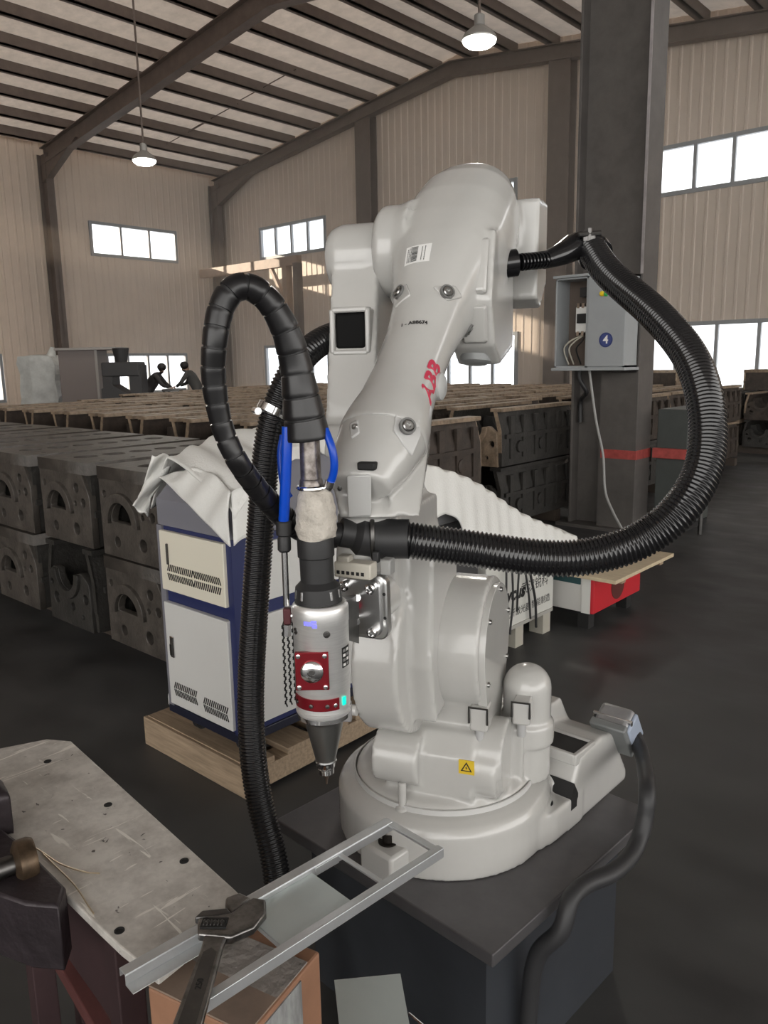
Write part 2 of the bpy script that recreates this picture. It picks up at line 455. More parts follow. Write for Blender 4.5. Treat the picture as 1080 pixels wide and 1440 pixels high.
while x < 6:
    z = beam_z(x) + 0.45
    part('purlin', MB().bx(x - 0.045, x + 0.045, -16, YG - 0.05, z, z + ROOF - 0.44).bx(x - 0.16, x + 0.045, -16, YG - 0.05, z, z + 0.03), STEELGREY, ceil, smooth=0)
    x += 1.46
FR = [22.15, 14.6, 6.8, -1.0, -8.8]
for y in FR:
    for x0, x1 in ((XL + 0.35, AP1), (AP1, XV), (XV, XV + (XV - AP1))):
        mb = MB(); z0, z1 = beam_z(x0), beam_z(x1)
        def slab(a, b_, hw):
            return [(x0, y - hw, z0 + a), (x1, y - hw, z1 + a), (x0, y + hw, z0 + a), (x1, y + hw, z1 + a), (x0, y - hw, z0 + b_), (x1, y - hw, z1 + b_), (x0, y + hw, z0 + b_), (x1, y + hw, z1 + b_)]
        lo_ = 0.0 if y > 20 else -0.16
        mb.hull(slab(lo_, lo_ + 0.03, 0.16)); mb.hull(slab(lo_ + 0.03, 0.44, 0.015)); mb.hull(slab(0.41, 0.44, 0.16))
        part('rafter', mb, STEELGREY, ceil, smooth=0)
        # haunch at the low end
        lo = x0 if z0 < z1 else x1; sg = 1 if lo == x0 else -1; zl = min(z0, z1)
        part('haunch', MB().hull([(lo, y + s * 0.12, zl + 0.02) for s in (-1, 1)] + [(lo, y + s * 0.12, zl - 0.75) for s in (-1, 1)] + [(lo + sg * 2.6, y + s * 0.12, zl + 0.33) for s in (-1, 1)]), STEELGREY, ceil, smooth=0)
for k, y in enumerate(FR):
    part('eave_column', MB().bx(XL + 0.05, XL + 0.65, y - 0.012, y + 0.012, 0, beam_z(XL) + 0.3).bx(XL + 0.05, XL + 0.08, y - 0.14, y + 0.14, 0, beam_z(XL) + 0.3).bx(XL + 0.62, XL + 0.65, y - 0.14, y + 0.14, 0, beam_z(XL) + 0.3), STEELGREY, wall2, smooth=0)
for xc in (-20.65, -12.7, -4.7):
    part('gable_column', MB().bx(xc - 0.36, xc + 0.36, YG - 0.06, YG - 0.03, 0, beam_z(xc) + 0.1).bx(xc - 0.015, xc + 0.015, YG - 0.4, YG - 0.06, 0, beam_z(xc) + 0.1).bx(xc - 0.36, xc + 0.36, YG - 0.43, YG - 0.40, 0, beam_z(xc) + 0.1), STEELGREY, wall, smooth=0)
# thin sag rods between the purlins
for xx, yy in ((-24.5, 18.4), (-21.5, 18.4), (-26, 18.4)):
    part('sag_rod', MB().tube([(xx - 1.4, yy, beam_z(xx - 1.4) + 0.6), (xx + 1.4, yy + 0.1, beam_z(xx + 1.4) + 0.6)], 0.018, 6), STEELGREY, ceil)

# ------------------------------------------------------------------ pendant lamps
LAMPM = mat('lamp_glow', (1, 1, 1), 0.4, emit=((1.0, 0.97, 0.88), 14.0))
LAMPB = mat('lamp_housing', (0.35, 0.34, 0.32), 0.4, 0.4)
def pendant(px, py, fw, dia, label, power):
    c = onF(px, py, fw); zr = beam_z(c[0]) + 0.55
    t = thing('pendant_lamp', label, 'lamp', c, group='pendant lamps under the roof')
    r = dia / 2
    part('lamp_shade', MB().lathe(c, (0, 0, 1), [(r, 0), (r * 1.02, 0.02), (r * 0.86, 0.09), (r * 0.45, 0.17), (r * 0.3, 0.2), (r * 0.3, 0.34), (r * 0.2, 0.36)], 28), LAMPB, t)
    part('lamp_lens', MB().lathe(c, (0, 0, -1), [(r * 0.96, -0.012), (r * 0.93, 0.03), (r * 0.7, 0.075), (r * 0.3, 0.095)], 28), LAMPM, t)
    part('hanging_rod', MB().cyl(c + A_((0, 0, 0.34)), A_((c[0], c[1], zr)), 0.022, seg=8), STEELGREY, t)
    ld = bpy.data.lights.new('lamp_light', 'POINT'); ld.energy = power; ld.color = (1, 0.95, 0.85); ld.shadow_soft_size = r
    lo = bpy.data.objects.new('lamp_light', ld); COL.objects.link(lo); lo.parent = t; lo.location = (0, 0, -0.25)
pendant(203, 226, 18.5, 0.52, 'lit round pendant lamp hanging above the windows of the eave wall', 120)
pendant(674, 57, 12.8, 0.52, 'lit round pendant lamp hanging above the robot, nearer the inner column', 160)
# ================================================================== inner column and electrical box
PLYX0, PLYX1, PY = -3.60, -2.98, 6.62
t = thing('steel_column', 'tall grey steel column with a red stripe carrying the electrical box', 'column', (-3.29, PY + 0.13, 0))
ztop = beam_z(XV) + 0.3
part('web', MB().bx(PLYX0, PLYX1, PY + 0.12, PY + 0.14, 0, ztop), COLM, t, smooth=0)
part('flange', MB().bx(PLYX0 - 0.012, PLYX0 + 0.012, PY, PY + 0.3, 0, ztop), COLM, t, smooth=0, bevel=0.003)
part('flange', MB().bx(PLYX1 - 0.012, PLYX1 + 0.012, PY, PY + 0.3, 0, ztop), COLM, t, smooth=0, bevel=0.003)
part('base_plate', MB().bx(PLYX0 - 0.1, PLYX1 + 0.06, PY - 0.08, PY + 0.38, 0, 0.03), COLM, t, smooth=0)
part('peeling_edge', MB().bx(PLYX1 - 0.011, PLYX1 + 0.013, PY - 0.004, PY + 0.001, 2.25, ztop), mat('pale_peeling_paint', (0.36, 0.33, 0.33), 0.6, var=0.4, scale=5), t, smooth=0, label='pale strip of peeling paint')
RSTR = mat('faded_red_stripe', (0.42, 0.07, 0.06), 0.6, var=0.4, scale=14)
part('red_stripe', MB().bx(PLYX0 + 0.3, PLYX1 + 0.014, PY - 0.006, PY - 0.001, 0.66, 0.74).bx(PLYX1 + 0.012, PLYX1 + 0.018, PY - 0.006, PY + 0.3, 0.66, 0.74), RSTR, t, smooth=0, label='faded red painted stripe')
part('stiffener_panel', MB().bx(PLYX0 + 0.28, PLYX1 - 0.01, PY + 0.0, PY + 0.02, 0.02, 1.42), COLM, t, smooth=0)

# electrical box: open compartment on the left, closed panel on the right
by1 = PY - 0.002
by0 = by1 - 0.25
bx0, bx1 = onY(781, 450, by0)[0], onY(880, 450, by0)[0]
def zpx(x, y): return onY(x, y, by0)[2]
z0, z1 = zpx(830, 517), zpx(830, 388)
t = thing('electrical_box', 'grey wall-mounted electrical box with an open compartment, fixed to the steel column', 'electrical box', ((bx0 + bx1) / 2, by1, z0))
xm = bx0 + 0.31
part('box_shell', MB().bx(bx0, bx1, by1 - 0.012, by1, z0, z1).bx(bx0, bx0 + 0.015, by0, by1, z0, z1).bx(bx1 - 0.015, bx1, by0, by1, z0, z1).bx(bx0, bx1, by0, by1, z1 - 0.015, z1).bx(bx0, bx1, by0, by1, z0, z0 + 0.015).bx(xm - 0.012, xm + 0.012, by0, by1, z0, z1), GREYP, t, smooth=0)
part('bottom_lip', MB().bx(bx0 - 0.015, bx1 + 0.02, by0 - 0.03, by1, z0 - 0.025, z0), GREYP, t, smooth=0, bevel=0.003)
part('rain_hood', MB().bx(bx0 - 0.015, xm + 0.012, by0 - 0.03, by1, z1, z1 + 0.022), GREYP, t, smooth=0, bevel=0.003)
dr = part('door', MB().bx(xm + 0.012, bx1, by0 - 0.014, by0, z0 + 0.01, z1 - 0.004), GREYP, t, smooth=0, bevel=0.003)
part('backing_board', MB().bx(bx0 + 0.015, xm - 0.012, by1 - 0.03, by1 - 0.012, z0 + 0.015, z1 - 0.015), mat('brown_backing', (0.10, 0.075, 0.06), 0.6), t, smooth=0)
cx, cz = (bx0 + xm) / 2 + 0.07, (z0 + z1) / 2 + 0.03
br = part('breaker', MB().bx(cx - 0.075, cx + 0.075, by1 - 0.16, by1 - 0.03, cz - 0.11, cz + 0.11), mat('breaker_plastic', (0.75, 0.75, 0.72), 0.5), t, smooth=0, bevel=0.006)
part('switch_toggle', MB().bx(cx - 0.05, cx + 0.05, by1 - 0.185, by1 - 0.16, cz - 0.03, cz + 0.05), DARK, br, smooth=0)
for k in range(3):
    part('terminal', MB().bx(cx - 0.06 + k * 0.045, cx - 0.035 + k * 0.045, by1 - 0.17, by1 - 0.1, cz + 0.1, cz + 0.14), CHROME, br, smooth=0)
    part('terminal', MB().bx(cx - 0.06 + k * 0.045, cx - 0.035 + k * 0.045, by1 - 0.17, by1 - 0.1, cz - 0.14, cz - 0.1), CHROME, br, smooth=0)
part('contactor', MB().bx(cx - 0.05, cx + 0.07, by1 - 0.14, by1 - 0.03, z1 - 0.16, z1 - 0.08), BLACKM, t, smooth=0)
for k, dx in enumerate((0.0, 0.05, 0.12)):
    part('wire', MB().tube(spline([(bx0 + 0.06 + dx, by1 - 0.1, z0 + 0.03), (bx0 + 0.05 + dx, by1 - 0.17, z0 + 0.16), (bx0 + 0.11 + dx, by1 - 0.18, z0 + 0.23), (cx - 0.02 + dx * 0.3, by1 - 0.12, cz - 0.13)], 20)[0], 0.007, 6), mat('pale_wire', (0.5, 0.47, 0.4), 0.5) if k < 2 else BLACKM, t)
# round 4 badge and indicator lamps on the door
pc = onY(852, 478, by0 - 0.0142)
bd = part('badge', MB().lathe(pc, (0, -1, 0), [(0.062, 0), (0.062, 0.003)], 32), mat('badge_blue', (0.03, 0.045, 0.16), 0.4), dr)
part('badge_ring', MB().lathe(pc + A_((0, -0.003, 0)), (0, -1, 0), [(0.05, 0), (0.05, 0.001)], 32), mat('badge_inner', (0.05, 0.07, 0.22), 0.4), dr)
text('badge_number', '4', 0.095, pc + A_((0, -0.004, 0)), (1, 0, 0), (0, 0, 1), LABELW, dr, bold=0.002)
for px, c in ((847, (0.85, 0.62, 0.02)), (853, (0.05, 0.4, 0.1))):
    q = onY(px, 413, by0 - 0.014); part('indicator_lamp', MB().lathe(q, (0, -1, 0), [(0.022, 0), (0.022, 0.012), (0.012, 0.02)], 16), mat('indicator_%d' % px, c, 0.3), dr)
# cables of the box
part('conduit', MB().tube(spline([(bx0 + 0.2, by0 + 0.1, z0 + 0.01), (bx0 + 0.2, by0 + 0.1, z0 - 0.1), (bx0 + 0.24, by0 + 0.16, z0 - 0.22), (PLYX0 + 0.06, PY + 0.05, z0 - 0.3), (PLYX0 + 0.06, PY + 0.05, z0 - 0.5)], 30)[0], 0.02, 10), BLACKM, t)
pts = [onY(828, 520, by0 + 0.05), onY(838, 590, by0), onY(848, 640, by0 - 0.05), onY(851, 690, by0 - 0.1), onY(862, 720, by0 - 0.15), onY(875, 745, by0 - 0.2)]
pts[0] = A_((pts[0][0], by0 + 0.05, z0 + 0.005)); pts.append(A_((pts[-1][0] + 0.1, pts[-1][1] - 0.1, 0.012))); pts.append(A_((pts[-1][0] + 0.05, pts[-1][1] - 0.35, 0.012)))
solo('power_cable', MB().tube(spline(pts, 50)[0], 0.011, 8), mat('grey_cable', (0.30, 0.30, 0.29), 0.5), 'thin grey cable hanging from the electrical box to the floor', 'cable', (pts[-2][0], pts[-2][1], 0))

# grey-green machine cabinet beside the column
mx0, mx1 = -2.90, -2.62
t = thing('machine_cabinet', 'dark grey-green machine cabinet with a red top rail beside the steel column', 'cabinet', (-2.76, 7.1, 0))
zt = onY(925, 575, 6.9)[2]
part('cabinet_body', MB().bx(mx0, mx1, 6.9, 7.5, 0.05, zt), mat('dark_grey_green', (0.055, 0.062, 0.058), 0.5, var=0.2, scale=5), t, smooth=0, bevel=0.01)
part('red_rail', MB().bx(mx0 - 0.02, mx1 + 0.02, 6.86, 6.9, 0.66, 0.75), RSTR, t, smooth=0, bevel=0.004)
part('foot', MB().bx(mx0, mx1, 6.92, 7.48, 0, 0.05), DARK, t, smooth=0)
part('handle_bar', MB().bx(mx1 + 0.0, mx1 + 0.16, 6.9, 6.94, zt - 0.16, zt - 0.12), CHROME, t, smooth=0)
part('handle_bar', MB().bx(mx1 + 0.0, mx1 + 0.08, 6.9, 6.94, zt - 0.42, zt - 0.38), CHROME, t, smooth=0)
part('stand_post', MB().cyl((mx1 + 0.14, 6.93, 0), (mx1 + 0.14, 6.93, zt - 0.2), 0.018, seg=10), DSTEEL, t)
part('post_arm', MB().bx(mx1 - 0.01, mx1 + 0.15, 6.92, 6.94, 0.5, 0.52), DSTEEL, t, smooth=0)
part('blue_wire', MB().tube(spline([(mx1 + 0.1, 6.9, zt - 0.1), (mx1 + 0.2, 6.86, zt - 0.35), (mx1 + 0.26, 6.85, zt - 0.6), (mx1 + 0.16, 6.9, zt - 0.85)], 24)[0], 0.012, 6), mat('dark_blue_wire', (0.02, 0.03, 0.2), 0.5), t)

# ================================================================== engine blocks
BL, BWd, BH = 1.05, 0.5, 0.42
LH = 0.432
def make_block(kind, body_m, end_m, plate_m=None):
    plate_m = plate_m or end_m; rail = MB()
    root = thing('engine_block', 'tmp', 'engine block')
    hw, L = BWd / 2, BL / 2
    mb = MB()
    if kind == 0:      # crankcase up: open trough, saddles, flange tabs on top
        for s in (-1, 1):
            prof = [(s * hw, 0.10), (s * hw * 0.98, 0.26), (s * (hw - 0.045), 0.40), (s * (hw - 0.075), 0.40), (s * (hw - 0.035), 0.26), (s * (hw - 0.04), 0.10)]
            mb.prism(prof, (0, -L, 0), (1, 0, 0), (0, 0, 1), (0, 1, 0), BL)
            rail.bx(min(s * (hw - 0.1), s * (hw - 0.005)), max(s * (hw - 0.1), s * (hw - 0.005)), -L - 0.004, L + 0.004, 0.395, BH)
            for yy in (-L - 0.004, L - 0.004): rail.prism(prof, (0, yy, 0), (1, 0, 0), (0, 0, 1), (0, 1, 0), 0.008)
            for k in range(6):
                y = -L + 0.1 + k * 0.17
                mb.bx(min(s * (hw - 0.01), s * (hw + 0.012)), max(s * (hw - 0.01), s * (hw + 0.012)), y, y + 0.05, 0.05, 0.36)
            mb.bx(min(s * (hw - 0.02), s * (hw + 0.016)), max(s * (hw - 0.02), s * (hw + 0.016)), -L + 0.04, L - 0.04, 0.2, 0.23)
            for k in range(3):
                mb.lathe((s * hw, -L + 0.23 + k * 0.3, 0.13), (s, 0, 0), [(0.045, 0), (0.045, 0.02), (0.03, 0.024)], 12)
        mb.bx(-hw, hw, -L, L, 0.0, 0.12)
    else:              # deck up: closed top with cylinder openings
        for s in (-1, 1):
            mb.bx(min(s * hw, s * (hw - 0.05)), max(s * hw, s * (hw - 0.05)), -L, L, 0.0, 0.36)
            for k in range(7):
                y = -L + 0.06 + k * 0.15
                mb.bx(min(s * (hw - 0.01), s * (hw + 0.015)), max(s * (hw - 0.01), s * (hw + 0.015)), y, y + 0.04, 0.04, 0.33)
            mb.bx(min(s * (hw - 0.02), s * (hw + 0.02)), max(s * (hw - 0.02), s * (hw + 0.02)), -L, L, 0.15, 0.18)
    part('block_body', mb, body_m, root, local=True, smooth=25)
    if rail.v: part('machined_rail', rail, end_m, root, local=True, smooth=25)
    for y in (-L, L):
        if kind == 0:
            outer = [(-hw + 0.03, 0), (hw - 0.03, 0), (hw - 0.04, 0.24), (0.15, 0.285), (0.125, 0.285)] + circ(0, 0.28, 0.10, 11, 0, -180) + [(-0.125, 0.285), (-0.15, 0.285), (-hw + 0.04, 0.24)]
            holes = [circ(-0.14, 0.12, 0.035), circ(0.03, 0.1, 0.025), circ(0.17, 0.16, 0.03), circ(-0.18, 0.2, 0.02), circ(0.13, 0.06, 0.018)]
        else:
            outer = [(-hw, 0.0), (hw, 0.0), (hw, 0.25), (hw - 0.06, 0.36), (-hw, 0.36)]
            holes = [circ(-0.06, 0.16, 0.105, 15, 180, 0), circ(0.13, 0.29, 0.028), circ(0.19, 0.22, 0.026), circ(0.11, 0.21, 0.018), circ(-0.21, 0.29, 0.022), circ(-0.12, 0.07, 0.03), circ(0.1, 0.08, 0.035)]
        me = plate_mesh('end_plate', outer, holes, 0.03, 0.004)
        me.transform(frame((1, 0, 0), (0, 0, 1), (0, y + (0.0 if y < 0 else 0.0), 0)))
        ep = link('end_plate', me, plate_m, root)
        if kind == 1:
            arch = circ(-0.06, 0.16, 0.145, 15, 180, 0) + circ(-0.06, 0.16, 0.107, 15, 0, 180)
            me = plate_mesh('bearing_rim', arch, [], 0.03, 0.003); me.transform(frame((1, 0, 0), (0, 0, 1), (0, y + (-0.02 if y < 0 else 0.02), 0)))
            link('bearing_rim', me, end_m, ep)
        else:
            arch = circ(0, 0.28, 0.135, 13, 180, 360) + circ(0, 0.28, 0.101, 13, 0, -180)
            me = plate_mesh('bearing_rim', arch, [], 0.03, 0.003); me.transform(frame((1, 0, 0), (0, 0, 1), (0, y + (-0.02 if y < 0 else 0.02), 0)))
            link('bearing_rim', me, plate_m, ep)
    if kind == 0:
        for k in range(4):
            outer = [(-hw + 0.03, 0.1), (hw - 0.03, 0.1), (hw - 0.06, 0.33), (0.15, 0.33)] + circ(0, 0.33, 0.11, 9, 0, -180) + [(-0.15, 0.33), (-hw + 0.06, 0.33)]
            me = plate_mesh('bulkhead', outer, [], 0.03); me.transform(frame((1, 0, 0), (0, 0, 1), (0, -L + 0.21 * (k + 1), 0)))
            link('bulkhead', me, body_m, root)
    else:
        outer = [(-hw - 0.01, -L - 0.02), (hw + 0.01, -L - 0.02), (hw + 0.01, L + 0.02), (-hw - 0.01, L + 0.02)]
        holes = [circ(-0.03, -L + 0.13 + k * 0.158, 0.062, 16) for k in range(6)]
        holes += [circ(0.19, -L + 0.1 + k * 0.17, 0.014, 8) for k in range(6)]
        me = plate_mesh('deck', outer, holes, 0.06); me.transform(Matrix.Translation((0, 0, BH - 0.03)))
        link('deck', me, end_m, root)
    return root
protos = {(0, 0): make_block(0, RUST, TAN, RUST), (0, 2): make_block(0, RUST2, TAN, TAN), (1, 0): make_block(1, RUST2, mat('grey_machined_casting', (0.105, 0.092, 0.08), 0.5, 0.1, var=0.5, scale=14, bump=0.3)), (0, 1): make_block(0, RUST2, RUST2), (1, 1): make_block(1, RUST, TAN)}
used = set()
NB = [0]
rb = random.Random(3)
def put(kind, x, y, z, label, group, sc=1.0, rz=0.0):
    key = kind
    if key not in used:
        used.add(key); o = protos[key]; o.location = (x, y, z); o.rotation_euler = (0, 0, rz); o.scale = (sc, sc, sc)
    else:
        o = copy_tree(protos[key], (x, y, z), rz, sc)
    props(o, label, 'engine block', group); NB[0] += 1
    return o
GB = 'engine blocks stacked across the shop floor'
def skid(x0, x1, y, where):
    t = thing('stacking_skid', 'dark timber skid under the engine blocks ' + where, 'skid', ((x0 + x1) / 2, y, 0), group='skids under the engine blocks')
    for dy in (-0.36, 0.36):
        part('skid_beam', MB().bx(x0, x1, y + dy - 0.05, y + dy + 0.05, 0, 0.11), mat('dark_timber', (0.06, 0.045, 0.035), 0.7), t, smooth=0)
def stack(xs, y, layers, kinds, label, sc=1.0, where=''):
    skid(min(xs) - 0.3 * sc, max(xs) + 0.3 * sc, y, where)
    for x in xs:
        for l in range(layers):
            j = rb.uniform(-0.009, 0.009)
            put(kinds[(l + int(x * 7)) % len(kinds)] if l < layers - 1 else kinds[0], x + j, y + rb.uniform(-0.02, 0.02), 0.116 + l * LH * sc, label + (', top layer' if l == layers - 1 else ', lower layer') + (', at the aisle end' if x == max(xs) else ''), GB, sc)
# field of stacked blocks left of and behind the cabinet: two layers, ends towards the aisle
RN = ('front', 'second', 'third', 'fourth', 'fifth', 'sixth', 'seventh')
for r, (y, x0, n) in enumerate(((2.60, -3.52, 7), (4.25, -3.72, 9), (5.67, -4.86, 8), (7.08, -4.86, 10), (8.50, -3.98, 12), (9.92, -4.05, 13), (11.34, -4.10, 13))):
    xs = [x0 - 0.685 * k for k in range(n)]
    stack(xs, y, 2, [(1, 0), (0, 1)] if r == 0 else [(0, 0), (0, 1)], 'engine block in the %s row of the stacked field' % RN[r], 1.1 if r == 0 else 1.2, where='of the %s row of the stacked field' % RN[r])
# block with a tan machined end beside the column
skid(-4.38, -3.78, 6.36, 'beside the steel column')
for l in range(2): put((0, 2 if l else 1), -4.08, 6.36, 0.118 + l * LH * 1.2, 'engine block with a tan machined end beside the steel column' if l else 'dark engine block under the one with the tan end', GB, 1.2)
# far stack on the right, below the big gable window
for y in (13.75, 15.0):
    skid(-7.2, 1.4, y, 'below the gable window ' + ('in front' if y < 14 else 'at the rear'))
    for k in range(14):
        for l in range(2):
            put(((0, 0), (1, 1), (0, 1))[(k + l) % 3], -6.9 + k * 0.6, y, 0.116 + l * LH, 'engine block in the far stack below the gable window, ' + ('front' if y < 14 else 'rear') + (' row, top' if l else ' row, bottom'), GB)
for x in (-6.0, -4.0, -2.6):
    put((1, 1), x, 14.2, 0.12 + 2 * LH, 'single engine block lying across the far stack below the gable window', GB, 0.8, math.pi / 2)
for key, o in protos.items():
    if key not in used:
        for ch in list(o.children):
            for g in list(ch.children): bpy.data.objects.remove(g)
            bpy.data.objects.remove(ch)
        bpy.data.objects.remove(o)
# ================================================================== robot pedestal
ZP = 0.45                                    # top of the mounting plate
RC = CF(0.134, 1.765, 0.0)                   # axis 1
def BWc(x, y, z): return A_((RC[0] + x, RC[1] + y, ZP + z))      # base frame, along the building
PHI = math.radians(20)
_u = CF(math.cos(PHI), -math.sin(PHI), 0); _v = CF(-math.sin(PHI), -math.cos(PHI), 0); _z = A_((0, 0, 1.0))
def RL(u, v, z): return A_((RC[0], RC[1], ZP + z)) + _u * u + _v * v    # arm frame: right / towards the tool / up
RZ = YAW - PHI

PLATEM = mat('grey_base_plate', (0.15, 0.145, 0.15), 0.36, 0.5, var=0.25, scale=6)
pa, pb, pe = onZ(388, 1152, ZP), onZ(693, 1343, ZP), onZ(490, 1095, ZP)
e1 = (pb - pa) / np.linalg.norm(pb - pa); e2 = A_((-e1[1], e1[0], 0)); Lp = np.linalg.norm(pb - pa)
t = thing('robot_pedestal', 'dark steel pedestal with an overhanging grey plate under the white robot', 'pedestal', (RC[0], RC[1], 0))
ctrp = pa + e1 * Lp / 2 + e2 * (Lp / 2)
part('top_plate', MB().box(ctrp - A_((0, 0, 0.015)), (Lp / 2, Lp / 2, 0.015), (e1, e2, _z)), PLATEM, t, smooth=0, bevel=0.003)
BLKP = mat('black_pedestal_paint', (0.040, 0.044, 0.052), 0.45, var=0.3, scale=5)
part('pedestal_column', MB().box((ctrp[0], ctrp[1], (ZP - 0.03) / 2), (Lp / 2 - 0.06, Lp / 2 - 0.06, (ZP - 0.03) / 2), (e1, e2, _z)), BLKP, t, smooth=0)
# ================================================================== the robot
rob = thing('industrial_robot', 'large white six-axis industrial robot arm holding a laser cutting head', 'robot', (RC[0], RC[1], ZP), RZ)
def bolt(parent, p, n, r=0.011, ring=True):
    p, n = A_(p, float), A_(n, float)
    part('bolt', MB().lathe(p - n * 0.004, n, [(r, 0), (r, 0.006), (r * 0.8, 0.008), (r * 0.45, 0.008), (r * 0.42, 0.004)], 14), mat('bolt_steel', (0.45, 0.45, 0.44), 0.3, 1.0), parent)
    if ring: part('bolt_seat', MB().lathe(p - n * 0.006, n, [(r * 1.5, 0), (r * 1.5, 0.0075), (r * 1.15, 0.0075), (r * 1.1, 0.004)], 18), mat('bolt_recess', (0.16, 0.16, 0.155), 0.5), parent)

# --- base: round front, raised tail with the cable entry
mb = MB()
mb.lathe(BWc(0, 0, 0.0), (0, 0, 1), [(0.257, 0), (0.257, 0.10), (0.247, 0.118), (0.225, 0.13), (0.2, 0.132)], 64)
mb.hull([BWc(sx * 0.268, y, z) for sx in (-1, 1) for (y, z) in ((0.15, 0), (0.445, 0), (0.445, 0.03), (0.36, 0.165), (0.30, 0.178), (0.185, 0.170), (0.15, 0.10))])
mb.hull([BWc(x, y, z) for x in (-0.20, 0.135) for (y, z) in ((0.17, 0.15), (0.19, 0.232), (0.33, 0.232), (0.38, 0.15))])
for sx in (1, -1):
    mb.hull([BWc(sx * x, y, z) for (x, y) in ((0.14, 0.0), (0.256, 0.02), (0.268, 0.08), (0.270, 0.2), (0.14, 0.2)) for z in (0, 0.078)])
base = cast('base', mb, WHITE, rob, 0.0055, 5)
BV.clear()
part('tail_pocket', MB().bx(*(lambda p: (p[0] - 0.05, p[0] + 0.05, p[1] - 0.04, p[1] + 0.04, p[2] - 0.02, p[2] + 0.003))(BWc(0.205, 0.215, 0.172))), DARK, base, smooth=0)
mbp = MB(); p = BWc(0.205, 0.215, 0.172)
for dx in (-0.055, 0.055): mbp.bx(p[0] + dx - 0.006, p[0] + dx + 0.006, p[1] - 0.05, p[1] + 0.05, p[2] - 0.02, p[2] + 0.008)
for dy in (-0.045, 0.045): mbp.bx(p[0] - 0.055, p[0] + 0.055, p[1] + dy - 0.006, p[1] + dy + 0.006, p[2] - 0.02, p[2] + 0.008)
part('pocket_rim', mbp, WHITE, base, bevel=0.003)
part('tail_post', MB().lathe(BWc(0.155, 0.16, 0.12), (0, 0, 1), [(0.021, 0), (0.021, 0.07), (0.015, 0.078)], 20), WHITE, base)
part('side_notch', MB().hull([BWc(x, y, z) for (x, y) in ((0.20, 0.142), (0.2695, 0.142), (0.2695, 0.175), (0.20, 0.175)) for z in (0.05, 0.082)] + [BWc(x, 0.155, 0.115) for x in (0.20, 0.269)]), DARK, base, smooth=0)
hq = BWc(0.222, 0.088, 0.080)
part('mounting_hole', MB().lathe(hq - A_((0, 0, 0.004)), (0, 0, 1), [(0.026, 0), (0.026, 0.005), (0.021, 0.006), (0.0205, 0.0025)], 24), DARK, base)
# front mounting lug seen through the bracket
lug = onZ(546, 1195, ZP + 0.05)
part('mounting_lug', MB().box((lug[0], lug[1], ZP + 0.035), (0.042, 0.05, 0.035), (CF(0.7, 0.7, 0), CF(-0.7, 0.7, 0), _z)), WHITE, base, bevel=0.008)
part('mounting_bolt', MB().lathe((lug[0], lug[1], ZP + 0.07), (0, 0, 1), [(0.022, 0), (0.022, 0.003), (0.013, 0.003), (0.013, 0.02), (0.0085, 0.02), (0.008, 0.01)], 20), mat('black_bolt', (0.02, 0.016, 0.013), 0.5, 0.6), base)
part('stop_pin', MB().lathe(onZ(566, 1140, ZP + 0.125), (0, 0, 1), [(0.016, 0), (0.015, 0.01), (0.009, 0.014), (0.009, 0.065), (0.006, 0.068)], 18), WHITE, base)
# heavy connector on the tail
cq = onY(868, 1022, RC[1] + 0.40); sn = A_((0, 0.846, 0.533))
ct = thing('cable_connector', 'grey metal multi-pin connector hood plugged into the robot base', 'connector', cq, YAW)
ca, cb_ = A_((0, 1.0, 0)), A_((1.0, 0, 0))
part('connector_hood', MB().box(cq, (0.045, 0.05, 0.035), (cb_, np.cross(sn, cb_), sn)), mat('cast_grey', (0.42, 0.42, 0.43), 0.4, 0.6, var=0.15, scale=20), ct, bevel=0.012)
part('connector_side', MB().box(cq + cb_ * 0.047, (0.006, 0.042, 0.03), (cb_, np.cross(sn, cb_), sn)), mat('blue_grey_cover', (0.33, 0.38, 0.47), 0.45), ct, bevel=0.006)
cs_ = np.cross(sn, cb_); cs_ = cs_ if cs_[2] > 0 else -cs_
part('locking_lever', MB().tube([cq + cb_ * 0.046 - sn * 0.02, cq + cb_ * 0.05 + cs_ * 0.045 - sn * 0.005, cq - cb_ * 0.05 + cs_ * 0.045 - sn * 0.005, cq - cb_ * 0.046 - sn * 0.02], 0.006, 8), CHROME, ct)
part('connector_flange', MB().box(cq - sn * 0.032, (0.048, 0.054, 0.011), (cb_, np.cross(sn, cb_), sn)), mat('dull_flange', (0.22, 0.23, 0.23), 0.5, 0.3), ct, bevel=0.004)
cpts = [cq + sn * 0.02 + cb_ * 0.02, onY(893, 1036, RC[1] + 0.415), onY(903, 1062, RC[1] + 0.36), onX(910, 1108, -0.66), onX(907, 1150, -0.65), onX(899, 1180, -0.65), onZ(885, 1206, ZP + 0.021), onZ(860, 1228, ZP + 0.020), onZ(825, 1243, ZP + 0.020)]
xe = cpts[-1][0]; ye = cpts[-1][1]
cpts += [A_((-0.686, ye - 0.055, ZP + 0.012)), A_((-0.690, ye - 0.085, ZP - 0.045)), A_((-0.735, ye - 0.10, ZP - 0.12)), A_((-0.751, ye - 0.10, 0.20)), A_((-0.748, ye - 0.11, 0.07)), A_((-0.735, ye - 0.16, 0.022)), A_((-0.72, ye - 0.30, 0.020)), A_((-0.71, ye - 0.50, 0.020))]
solo('robot_cable', MB().tube(spline(cpts, 110)[0], 0.019, 12), mat('dark_grey_cable', (0.028, 0.028, 0.030), 0.5), 'thick dark cable looping from the connector down to the floor', 'cable', cpts[-1] * A_((1, 1, 0)))

